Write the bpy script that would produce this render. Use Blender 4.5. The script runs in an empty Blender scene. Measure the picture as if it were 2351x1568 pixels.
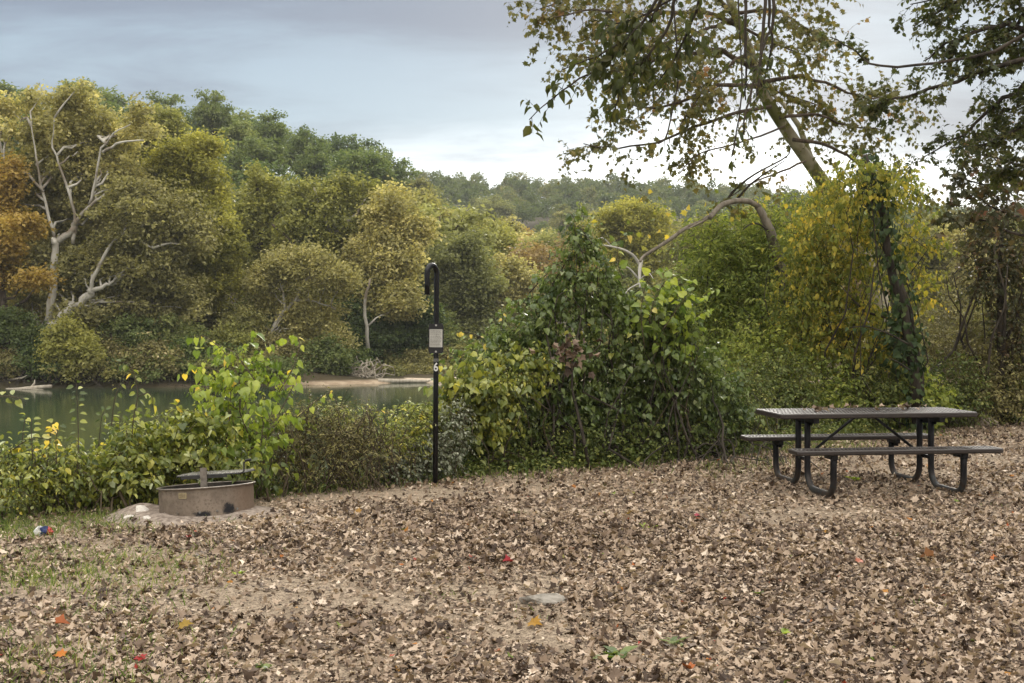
import bpy, math
import numpy as np
from mathutils import Vector, Matrix

# ------------------------------------------------------------------ camera, sky, sun, exposure
S = bpy.context.scene
COL = S.collection
EYE = 1.6
FPX = 1200.0
cam_d = bpy.data.cameras.new("camera")
cam_d.sensor_width = 36.0
cam_d.lens = 36.0 * FPX / 1024.0
cam_d.shift_y = -16.5 / 1024.0
cam_d.clip_end = 3000.0
cam = bpy.data.objects.new("camera", cam_d)
COL.objects.link(cam)
cam.location = (0, 0, EYE)
cam.rotation_euler = (math.radians(90), 0, 0)
S.camera = cam

SUN_EL, SUN_AZ = math.radians(24.0), math.radians(14.0)      # azimuth clockwise from +Y
SUN_DIR = Vector((math.sin(SUN_AZ) * math.cos(SUN_EL), math.cos(SUN_AZ) * math.cos(SUN_EL), math.sin(SUN_EL)))
GLOW_EL, GLOW_AZ = math.radians(5.2), math.radians(10.0)
GLOW_DIR = Vector((math.sin(GLOW_AZ) * math.cos(GLOW_EL), math.cos(GLOW_AZ) * math.cos(GLOW_EL), math.sin(GLOW_EL)))
S.view_settings.view_transform = 'Standard'
S.view_settings.look = 'None'
S.view_settings.exposure = 0.75
S.view_settings.gamma = 1.0


class NT:
    """small helper for node trees"""
    def __init__(s, tree):
        s.t = tree; s.n = tree.nodes; s.l = tree.links
    def new(s, kind, **kw):
        nd = s.n.new(kind)
        for k, v in kw.items():
            setattr(nd, k, v)
        return nd
    def put(s, sock, v):
        if hasattr(v, 'is_output'):
            s.l.new(v, sock)
        else:
            sock.default_value = v
    def math(s, op, a, b=0.0, c=0.0, clamp=False):
        nd = s.new('ShaderNodeMath', operation=op, use_clamp=clamp)
        s.put(nd.inputs[0], a); s.put(nd.inputs[1], b); s.put(nd.inputs[2], c)
        return nd.outputs[0]
    def vmath(s, op, a, b=(0, 0, 0), out=0):
        nd = s.new('ShaderNodeVectorMath', operation=op)
        s.put(nd.inputs[0], a); s.put(nd.inputs[1], b)
        return nd.outputs[out]
    def mix(s, f, a, b, mode='MIX'):
        nd = s.new('ShaderNodeMixRGB', blend_type=mode)
        s.put(nd.inputs[0], f); s.put(nd.inputs[1], a); s.put(nd.inputs[2], b)
        return nd.outputs[0]
    def noise(s, vec, scale, detail=4, rough=0.5, dist=0.0):
        nd = s.new('ShaderNodeTexNoise')
        if vec is not None:
            s.put(nd.inputs['Vector'], vec)
        nd.inputs['Scale'].default_value = scale
        nd.inputs['Detail'].default_value = detail
        nd.inputs['Roughness'].default_value = rough
        nd.inputs['Distortion'].default_value = dist
        return nd.outputs['Fac']
    def ramp(s, fac, stops, interp='LINEAR'):
        nd = s.new('ShaderNodeValToRGB')
        cr = nd.color_ramp; cr.interpolation = interp
        while len(cr.elements) < len(stops):
            cr.elements.new(0.5)
        for e, (p, c) in zip(cr.elements, stops):
            e.position = p
            e.color = (c[0], c[1], c[2], 1) if hasattr(c, '__len__') else (c, c, c, 1)
        s.put(nd.inputs[0], fac)
        return nd.outputs[0]
    def smooth(s, v, lo, hi, a=0.0, b=1.0):
        nd = s.new('ShaderNodeMapRange', interpolation_type='SMOOTHSTEP')
        s.put(nd.inputs[0], v)
        for i, x in enumerate((lo, hi, a, b)):
            nd.inputs[i + 1].default_value = x
        return nd.outputs[0]


world = bpy.data.worlds.new("World")
S.world = world
world.use_nodes = True
w = NT(world.node_tree)
w.n.clear()
STR = 0.1
sky = w.new('ShaderNodeTexSky', sky_type='NISHITA', sun_disc=False)
sky.sun_elevation = SUN_EL
sky.sun_rotation = SUN_AZ
geo = w.new('ShaderNodeTexCoord').outputs['Generated']
sep = w.new('ShaderNodeSeparateXYZ'); w.l.new(geo, sep.inputs[0])
zc = w.math('MAXIMUM', sep.outputs[2], 0.0)
zz = w.math('ADD', zc, 0.10)
cx = w.math('DIVIDE', sep.outputs[0], zz)
cy = w.math('DIVIDE', sep.outputs[1], zz)
comb = w.new('ShaderNodeCombineXYZ')
w.put(comb.inputs[0], w.math('MULTIPLY', cx, 0.55)); w.put(comb.inputs[1], cy)
comb.inputs[2].default_value = 5.1
n1 = w.noise(comb.outputs[0], 0.62, 2, 0.5, 0.5)
n2 = w.noise(comb.outputs[0], 1.9, 6, 0.6, 0.4)
nn = w.math('ADD', w.math('MULTIPLY', n1, 0.62), w.math('MULTIPLY', n2, 0.38))
cloudf = w.smooth(nn, 0.40, 0.58)
# base deck by elevation (z = sine of elevation)
deck = w.ramp(zc, [(0.0, (.60, .64, .69)), (0.09, (.42, .46, .53)), (0.15, (.30, .36, .45)), (0.28, (.20, .26, .35)), (1.0, (.30, .35, .42))])
gap = w.ramp(zc, [(0.0, (.80, .82, .84)), (0.10, (.58, .65, .70)), (0.17, (.43, .54, .63)), (0.28, (.32, .41, .52)), (1.0, (.45, .55, .65))])
dark = w.mix(0.6, deck, (.235, .265, .34, 1))
# the nishita sky shows faintly through the deck
nis = w.mix(1.0, sky.outputs[0], (0.10, 0.10, 0.10, 1), 'MULTIPLY')
# brightening round the veiled sun, low over the ridge
dt = w.vmath('DOT_PRODUCT', w.vmath('NORMALIZE', geo), tuple(GLOW_DIR), 1)
g1 = w.math('POWER', w.math('MAXIMUM', dt, 0.0), 260.0)
g2 = w.math('POWER', w.math('MAXIMUM', dt, 0.0), 60.0)
lowband = w.smooth(w.math('ADD', zc, w.math('MULTIPLY', w.math('SUBTRACT', nn, .5), .20)), 0.155, 0.085)
hole = w.smooth(nn, 0.58, 0.42)
gl = w.math('MULTIPLY', w.math('ADD', w.math('MULTIPLY', g1, 0.6), w.math('MULTIPLY', g2, 0.10)), w.math('ADD', 0.35, w.math('MULTIPLY', hole, 0.75)))
gl = w.math('ADD', gl, w.math('MULTIPLY', w.math('MULTIPLY', w.math('POWER', w.math('MAXIMUM', dt, 0.0), 9.0), lowband), w.math('ADD', 0.34, w.math('MULTIPLY', hole, 0.30))))
glc = w.new('ShaderNodeVectorMath', operation='SCALE'); w.put(glc.inputs[0], (1.0, .98, .95)); w.put(glc.inputs['Scale'], gl)
base = w.vmath('MULTIPLY', w.mix(0.12, w.mix(cloudf, gap, dark), nis), (.68, .69, .69))
# unseen sky overhead and behind set to neutral grey white to warm the light
warm = w.math('MAXIMUM', w.smooth(zc, 0.32, 0.6), w.smooth(sep.outputs[1], 0.1, -0.4))
base = w.mix(warm, base, (.36, .345, .32, 1))
cl2 = w.vmath('ADD', base, glc.outputs[0])
# overcast zenith, brighter than the horizon; sky behind viewer brightened as unseen fill light
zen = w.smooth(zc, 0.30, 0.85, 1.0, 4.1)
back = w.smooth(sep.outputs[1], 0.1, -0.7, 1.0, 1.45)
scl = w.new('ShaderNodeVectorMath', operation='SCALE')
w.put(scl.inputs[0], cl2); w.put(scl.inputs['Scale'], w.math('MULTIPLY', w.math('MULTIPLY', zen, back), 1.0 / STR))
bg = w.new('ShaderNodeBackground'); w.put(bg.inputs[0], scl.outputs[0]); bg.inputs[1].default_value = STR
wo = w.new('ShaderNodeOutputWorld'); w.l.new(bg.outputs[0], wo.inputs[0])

sun_d = bpy.data.lights.new("sun", 'SUN')
sun_d.energy = 1.5
sun_d.angle = math.radians(12)
sun_d.color = (1.0, 0.95, 0.86)
sun = bpy.data.objects.new("sun", sun_d)
COL.objects.link(sun)
sun.location = (0, 0, 60)
sun.rotation_euler = SUN_DIR.to_track_quat('Z', 'Y').to_euler()

S.render.engine = 'CYCLES'
S.cycles.max_bounces = 8
S.cycles.diffuse_bounces = 3
S.cycles.transmission_bounces = 4
S.cycles.transparent_max_bounces = 8

# ------------------------------------------------------------------ geometry helpers
rng = np.random.default_rng(11)


def nz(v):
    v = np.asarray(v, float)
    return v / np.maximum(np.linalg.norm(v, axis=-1, keepdims=True), 1e-9)


def sst(x, a, b):
    t = np.clip((np.asarray(x, float) - a) / (b - a), 0, 1)
    return t * t * (3 - 2 * t)


def P(dx, dy, Y):
    """point seen at (dx, dy) of the 2351-wide view of the photo, Y metres ahead"""
    return np.array([(dx * .43556 - 512) / FPX * Y, Y, EYE + (325 - dy * .43556) / FPX * Y])


class Geo:
    def __init__(s):
        s.V = []; s.T = []; s.Q = []; s.A = []; s.n = 0; s.tm = []; s.qm = []
    def add(s, V, tris=None, quads=None, a=0.5, m=0):
        V = np.asarray(V, float).reshape(-1, 3)
        s.V.append(V)
        s.A.append(np.broadcast_to(np.asarray(a, float), (len(V),)).copy())
        if tris is not None and len(tris):
            t = np.asarray(tris, int).reshape(-1, 3) + s.n
            s.T.append(t); s.tm.append(np.full(len(t), m))
        if quads is not None and len(quads):
            q = np.asarray(quads, int).reshape(-1, 4) + s.n
            s.Q.append(q); s.qm.append(np.full(len(q), m))
        s.n += len(V)
    def build(s, name, mat, parent=None, smooth=False, origin=None):
        V = np.concatenate(s.V)
        if origin is not None:
            V = V - np.asarray(origin)
        me = bpy.data.meshes.new(name)
        me.vertices.add(len(V)); me.vertices.foreach_set('co', V.astype(np.float32).ravel())
        loops = []; starts = []; mi = []
        off = 0
        for arrs, ms, k in ((s.T, s.tm, 3), (s.Q, s.qm, 4)):
            if arrs:
                f = np.concatenate(arrs)
                loops.append(f.ravel()); starts.append(off + np.arange(len(f)) * k); off += f.size
                mi.append(np.concatenate(ms))
        L = np.concatenate(loops); ST = np.concatenate(starts); MI = np.concatenate(mi)
        me.loops.add(len(L)); me.polygons.add(len(ST))
        me.polygons.foreach_set('loop_start', ST.astype(np.int32))
        me.loops.foreach_set('vertex_index', L.astype(np.int32))
        me.polygons.foreach_set('material_index', MI.astype(np.int32))
        me.polygons.foreach_set('use_smooth', np.full(len(ST), smooth))
        at = me.attributes.new('v', 'FLOAT', 'POINT')
        at.data.foreach_set('value', np.concatenate(s.A).astype(np.float32))
        for m in (mat if isinstance(mat, (list, tuple)) else [mat]):
            me.materials.append(m)
        me.update(calc_edges=True)
        o = bpy.data.objects.new(name, me)
        COL.objects.link(o)
        if parent is not None:
            o.parent = parent
        return o
    # --- solids
    def box(s, c, d, R=None, a=.5, m=0):
        x, y, z = np.array(d) / 2
        V = np.array([(-x, -y, -z), (x, -y, -z), (x, y, -z), (-x, y, -z), (-x, -y, z), (x, -y, z), (x, y, z), (-x, y, z)])
        if R is not None:
            V = V @ np.asarray(R).T
        s.add(V + np.asarray(c), quads=[(0, 3, 2, 1), (4, 5, 6, 7), (0, 1, 5, 4), (1, 2, 6, 5), (2, 3, 7, 6), (3, 0, 4, 7)], a=a, m=m)
    def tube(s, pts, r, n=8, a=.5, cap=True, m=0):
        pts = np.asarray(pts, float); k = len(pts)
        r = np.broadcast_to(np.asarray(r, float), (k,))
        tg = np.gradient(pts, axis=0); tg = nz(tg)
        ref = np.array([0, 0, 1.]) if abs(tg[0, 2]) < .9 else np.array([1., 0, 0])
        u = nz(np.cross(tg[0], ref)); U = [u]
        for i in range(1, k):
            u = u - tg[i] * np.dot(u, tg[i]); u = nz(u); U.append(u)
        U = np.array(U); W = np.cross(tg, U)
        th = np.arange(n) / n * 2 * np.pi
        ring = pts[:, None] + r[:, None, None] * (np.cos(th)[None, :, None] * U[:, None] + np.sin(th)[None, :, None] * W[:, None])
        V = ring.reshape(-1, 3)
        q = []
        for i in range(k - 1):
            for j in range(n):
                q.append((i * n + j, i * n + (j + 1) % n, (i + 1) * n + (j + 1) % n, (i + 1) * n + j))
        tr = []
        if cap:
            V = np.vstack([V, pts[:1], pts[-1:]]); c0 = k * n
            for j in range(n):
                tr.append((c0, (j + 1) % n, j)); tr.append((c0 + 1, (k - 1) * n + j, (k - 1) * n + (j + 1) % n))
        s.add(V, tris=tr, quads=q, a=a, m=m)
    def lathe(s, prof, n=48, c=(0, 0, 0), a=.5, m=0, close=False):
        prof = np.asarray(prof, float); k = len(prof)
        th = np.arange(n) / n * 2 * np.pi
        V = np.stack([prof[:, 0][:, None] * np.cos(th), prof[:, 0][:, None] * np.sin(th), np.broadcast_to(prof[:, 1][:, None], (k, n))], -1).reshape(-1, 3)
        q = []
        kk = k if close else k - 1
        for i in range(kk):
            i2 = (i + 1) % k
            for j in range(n):
                q.append((i * n + j, i * n + (j + 1) % n, i2 * n + (j + 1) % n, i2 * n + j))
        s.add(V + np.asarray(c), quads=q, a=a, m=m)
    def prism(s, outline, y0, y1, a=.5, m=0):
        """outline in x,z extruded along y"""
        o = np.asarray(outline, float); k = len(o)
        V = np.vstack([np.c_[o[:, 0], np.full(k, y0), o[:, 1]], np.c_[o[:, 0], np.full(k, y1), o[:, 1]], [[o[:, 0].mean(), y0, o[:, 1].mean()], [o[:, 0].mean(), y1, o[:, 1].mean()]]])
        q = [(i, (i + 1) % k, k + (i + 1) % k, k + i) for i in range(k)]
        t = [(2 * k, (i + 1) % k, i) for i in range(k)] + [(2 * k + 1, k + i, k + (i + 1) % k) for i in range(k)]
        s.add(V, tris=t, quads=q, a=a, m=m)


def rounded_rect(w_, h_, r, n=5, cz=0.0):
    o = []
    for cx_, cz_, a0 in ((w_ / 2 - r, h_ / 2 - r, 0), (-w_ / 2 + r, h_ / 2 - r, 90), (-w_ / 2 + r, -h_ / 2 + r, 180), (w_ / 2 - r, -h_ / 2 + r, 270)):
        for i in range(n + 1):
            t = math.radians(a0 + 90 * i / n)
            o.append((cx_ + r * math.cos(t), cz + cz_ + r * math.sin(t)))
    return o


# leaf templates: base at the origin, tip along +Y, face up +Z
def _fan(right, fold=.3, curl=.15, mid=(0, .45)):
    right = [np.array(p, float) for p in right]
    out = right + [np.array((-p[0], p[1])) for p in right[::-1] if p[0] > 1e-6]
    V = [np.array([mid[0], mid[1], -curl * mid[1] ** 2])]
    for p in out:
        V.append(np.array([p[0], p[1], abs(p[0]) * fold - curl * p[1] ** 2]))
    k = len(out)
    return np.array(V), np.array([(0, 1 + i, 1 + (i + 1) % k) for i in range(k)])


HEART = _fan([(0, 0), (.3, -.10), (.5, .18), (.42, .52), (0, 1.05)], .25, .25)
HEART_T = [HEART, _fan([(0, 0), (.3, -.08), (.44, .2), (.36, .55), (0, 1.05)], .75, .35), _fan([(0, 0), (.34, -.06), (.46, .22), (.38, .5), (.12, .8), (0, 1.0)], -.35, .6), _fan([(0, 0), (.2, 0), (.36, .25), (.26, .6), (0, .95)], 1.1, .1)]
LANCE = _fan([(0, 0), (.17, .25), (.15, .6), (0, 1.05)], .35, .25)
OVAL = _fan([(0, 0), (.3, .22), (.3, .6), (0, 1.0)], .3, .2)
OVAL_T = [OVAL, _fan([(0, 0), (.24, .2), (.24, .6), (0, 1.05)], .8, .4), _fan([(0, 0), (.33, .25), (.28, .65), (0, .95)], -.3, .6)]
LOBED = _fan([(0, 0), (.36, -.08), (.28, .16), (.66, .36), (.34, .50), (.36, .78), (.16, .70), (0, 1.08)], .18, .3, (0, .35))
LOBED2 = _fan([(0, 0), (.34, .02), (.24, .2), (.60, .34), (.30, .54), (.40, .86), (.12, .72), (0, 1.0)], -.35, -.35, (0, .4))
LOBED3 = _fan([(0, 0), (.30, -.05), (.32, .2), (.5, .5), (.22, .58), (0, .95)], .9, .25, (0, .4))
CHIP = (np.array([(0, 0, 0), (.22, .12, .1), (.30, .5, .16), (.1, .95, -.1), (-.24, .8, .05), (-.32, .3, .16), (0, .5, -.08)], float), np.array([(6, 0, 1), (6, 1, 2), (6, 2, 3), (6, 3, 4), (6, 4, 5), (6, 5, 0)]))
CURL = _fan([(0, 0), (.22, .05), (.30, .3), (.20, .5), (.34, .62), (.18, .85), (0, .95)], 1.3, .55, (0, .4))
FLAKE = (np.array([(0, 0, 0), (.34, .42, .14), (0, 1, -.06), (-.34, .5, .12)], float), np.array([(0, 1, 2), (0, 2, 3)]))


def place(g, pos, tip, nrm, size, tmpl, a, m=0):
    if isinstance(tmpl, list):
        N = len(pos); pick = rng.integers(len(tmpl), size=N)
        size = np.broadcast_to(np.asarray(size, float), (N,)); a = np.broadcast_to(np.asarray(a, float), (N,)); nrm = np.broadcast_to(nrm, (N, 3))
        for i, t_ in enumerate(tmpl):
            k_ = pick == i
            place(g, pos[k_], tip[k_], nrm[k_], size[k_], t_, a[k_], m)
        return
    TV, TF = tmpl
    N = len(pos)
    if N == 0:
        return
    tip = nz(tip); nrm = np.asarray(nrm, float)
    nrm = nz(nrm - tip * np.sum(nrm * tip, -1, keepdims=True))
    side = np.cross(tip, nrm)
    size = np.broadcast_to(np.asarray(size, float), (N,))
    V = pos[:, None] + size[:, None, None] * (TV[None, :, 0:1] * side[:, None] + TV[None, :, 1:2] * tip[:, None] + TV[None, :, 2:3] * nrm[:, None])
    k = len(TV)
    F = (TF[None] + (np.arange(N) * k)[:, None, None]).reshape(-1, 3)
    a = np.broadcast_to(np.asarray(a, float), (N,))
    g.add(V.reshape(-1, 3), tris=F, a=np.repeat(a, k), m=m)


def rnd_dir(n, r=rng):
    return nz(r.normal(size=(n, 3)))


def twigs(g, S0, D, L, sag, r0, a=.5, m=0, seg=3):
    """M thin three-sided curved twigs in one go"""
    M = len(S0)
    if M == 0:
        return
    t = np.linspace(0, 1, seg + 1)
    ctr = S0[:, None] + D[:, None] * (L[:, None] * t)[..., None]
    ctr[..., 2] -= (sag * L)[:, None] * t ** 2
    u = nz(np.cross(D, rnd_dir(M))); v = np.cross(D, u)
    th = np.arange(3) / 3 * 2 * np.pi
    rad = (np.asarray(r0) * np.ones(M))[:, None] * (1 - .75 * t)
    ring = ctr[:, :, None] + rad[:, :, None, None] * (np.cos(th)[None, None, :, None] * u[:, None, None] + np.sin(th)[None, None, :, None] * v[:, None, None])
    V = ring.reshape(-1, 3)
    base = np.arange(M) * (seg + 1) * 3
    q = []
    for i in range(seg):
        for j in range(3):
            q.append((i * 3 + j, i * 3 + (j + 1) % 3, (i + 1) * 3 + (j + 1) % 3, (i + 1) * 3 + j))
    Q = (np.array(q)[None] + base[:, None, None]).reshape(-1, 4)
    g.add(V, quads=Q, a=a, m=m)


def shoots(gl, gt, S0, D, L, K, tmpl, size, sag=.25, droop=.5, va=None, jit=.25, twr=.0035, szj=.35, up=.9, compound=False):
    """leafy shoots: K alternate leaves along each of M curved twigs"""
    M = len(S0)
    if M == 0:
        return
    D = nz(D); L = np.broadcast_to(np.asarray(L, float), (M,)); sag = np.broadcast_to(np.asarray(sag, float), (M,))
    if va is None:
        va = rng.random(M)
    if gt is not None:
        twigs(gt, S0, D, L, sag, twr)
    t = (np.arange(K) + .6) / K
    pos = S0[:, None] + D[:, None] * (L[:, None] * t)[..., None]
    pos[..., 2] -= (sag * L)[:, None] * t ** 2
    sd = nz(np.cross(D, np.array([0, 0, 1.]) + .3 * rnd_dir(M)))
    sgn = (np.arange(K) % 2 * 2 - 1).astype(float)
    tip = sd[:, None] * sgn[None, :, None] * .8 + D[:, None] * .45 + rng.normal(size=(M, K, 3)) * jit
    tip[..., 2] -= droop
    nrm = np.array([0, 0, up]) + rng.normal(size=(M, K, 3)) * .55 + D[:, None] * .2
    sz = size * (1 + szj * rng.normal(size=(M, K))).clip(.45, 1.7) * (1 - .25 * t)[None]
    a = va[:, None] * .45 + rng.random((M, K)) * .55
    pos = pos + nz(tip) * (sz * .25)[..., None]
    place(gl, pos.reshape(-1, 3), tip.reshape(-1, 3), nrm.reshape(-1, 3), sz.ravel(), tmpl, a.ravel())


def bend(p0, p1, n=7, arch=.15, wob=.04, seed=0):
    """curved path from p0 to p1, arching upward first"""
    r = np.random.default_rng(seed)
    p0 = np.asarray(p0, float); p1 = np.asarray(p1, float)
    t = np.linspace(0, 1, n)[:, None]
    d = np.linalg.norm(p1 - p0)
    path = p0 * (1 - t) + p1 * t
    path[:, 2:] += arch * d * np.sin(np.pi * t)
    w_ = np.cumsum(r.normal(size=(n, 3)), 0); w_ = w_ - w_[0] - (w_[-1] - w_[0]) * t
    return path + w_ * wob * d


def lobe_sample(lobes, n, shell=.45, r=rng):
    """lobes: list of (center, (rx,ry,rz)) -> n points biased to the shell, outward dirs, lobe id"""
    wts = np.array([(l[1][0] * l[1][1] * l[1][2]) ** (2 / 3) for l in lobes]); wts /= wts.sum()
    idx = r.choice(len(lobes), n, p=wts)
    C = np.array([l[0] for l in lobes])[idx]; R_ = np.array([l[1] for l in lobes])[idx]
    d = rnd_dir(n, r)
    rad = r.random(n) ** shell
    return C + d * R_ * rad[:, None], d, idx


# ------------------------------------------------------------------ materials
def new_mat(name):
    m = bpy.data.materials.new(name); m.use_nodes = True
    k = NT(m.node_tree); k.n.clear()
    out = k.new('ShaderNodeOutputMaterial')
    return m, k, out


def leaf_mat(name, stops, trans=.3, rough=.5, spec=.3, var=0.0, tgain=1.3, gain=1.35):
    m, k, out = new_mat(name)
    if name in ('olive_leaves', 'tan_leaves', 'gold_leaves', 'gold_green_leaves', 'rust_leaves', 'green_leaves', 'dark_green_leaves', 'pale_green_leaves', 'orange_leaves', 'ridge_leaves'):
        gain = 2.15; trans = .42
    elif gain == 1.35:
        gain = 1.6
    stops = [(p, tuple(min(.8, x * gain) for x in c)) for p, c in stops]
    at = k.new('ShaderNodeAttribute', attribute_name='v')
    fac = at.outputs['Fac']
    if var:
        oi = k.new('ShaderNodeObjectInfo').outputs['Random']
        fac = k.math('ADD', fac, k.math('MULTIPLY', k.math('SUBTRACT', oi, .5), var), clamp=True)
    c = k.ramp(fac, stops)
    pb = k.new('ShaderNodeBsdfPrincipled')
    k.put(pb.inputs['Base Color'], c)
    pb.inputs['Roughness'].default_value = rough
    pb.inputs['Specular IOR Level'].default_value = spec
    tr = k.new('ShaderNodeBsdfTranslucent')
    k.put(tr.inputs[0], k.mix(1.0, c, (tgain, tgain, tgain * .6, 1), 'MULTIPLY'))
    mx = k.new('ShaderNodeMixShader'); mx.inputs[0].default_value = trans
    k.l.new(pb.outputs[0], mx.inputs[1]); k.l.new(tr.outputs[0], mx.inputs[2])
    k.l.new(mx.outputs[0], out.inputs[0])
    return m


def bark_mat(name, c1, c2, scale=8, rough=.85, stretch=.25, blotch=None, contrast=(.35, .65)):
    m, k, out = new_mat(name)
    tc = k.new('ShaderNodeTexCoord').outputs['Object']
    mp = k.new('ShaderNodeMapping'); k.l.new(tc, mp.inputs[0]); mp.inputs['Scale'].default_value = (1, 1, stretch)
    f = k.noise(mp.outputs[0], scale, 6, .65, .3)
    c = k.mix(k.smooth(f, contrast[0], contrast[1]), c1 + (1,), c2 + (1,))
    if blotch:
        f2 = k.noise(tc, scale * .3, 3, .6, .8)
        c = k.mix(k.smooth(f2, .48, .60), c, blotch + (1,))
    pb = k.new('ShaderNodeBsdfPrincipled'); k.put(pb.inputs['Base Color'], c)
    pb.inputs['Roughness'].default_value = rough; pb.inputs['Specular IOR Level'].default_value = .2
    bp = k.new('ShaderNodeBump'); bp.inputs['Strength'].default_value = .5; bp.inputs['Distance'].default_value = .02
    k.put(bp.inputs['Height'], f); k.l.new(bp.outputs[0], pb.inputs['Normal'])
    k.l.new(pb.outputs[0], out.inputs[0])
    return m


def plain_mat(name, c1, c2=None, rough=.5, metal=0.0, scale=20, spec=.5, bump=0.0):
    m, k, out = new_mat(name)
    tc = k.new('ShaderNodeTexCoord').outputs['Object']
    pb = k.new('ShaderNodeBsdfPrincipled')
    f = k.noise(tc, scale, 5, .6)
    if c2 is None:
        c2 = tuple(x * .8 for x in c1)
    k.put(pb.inputs['Base Color'], k.mix(k.smooth(f, .35, .65), c1 + (1,), c2 + (1,)))
    k.put(pb.inputs['Roughness'], k.math('ADD', rough - .08, k.math('MULTIPLY', f, .16)))
    pb.inputs['Metallic'].default_value = metal
    pb.inputs['Specular IOR Level'].default_value = spec
    if bump:
        bp = k.new('ShaderNodeBump'); bp.inputs['Strength'].default_value = bump; bp.inputs['Distance'].default_value = .005
        k.put(bp.inputs['Height'], f); k.l.new(bp.outputs[0], pb.inputs['Normal'])
    k.l.new(pb.outputs[0], out.inputs[0])
    return m


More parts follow.
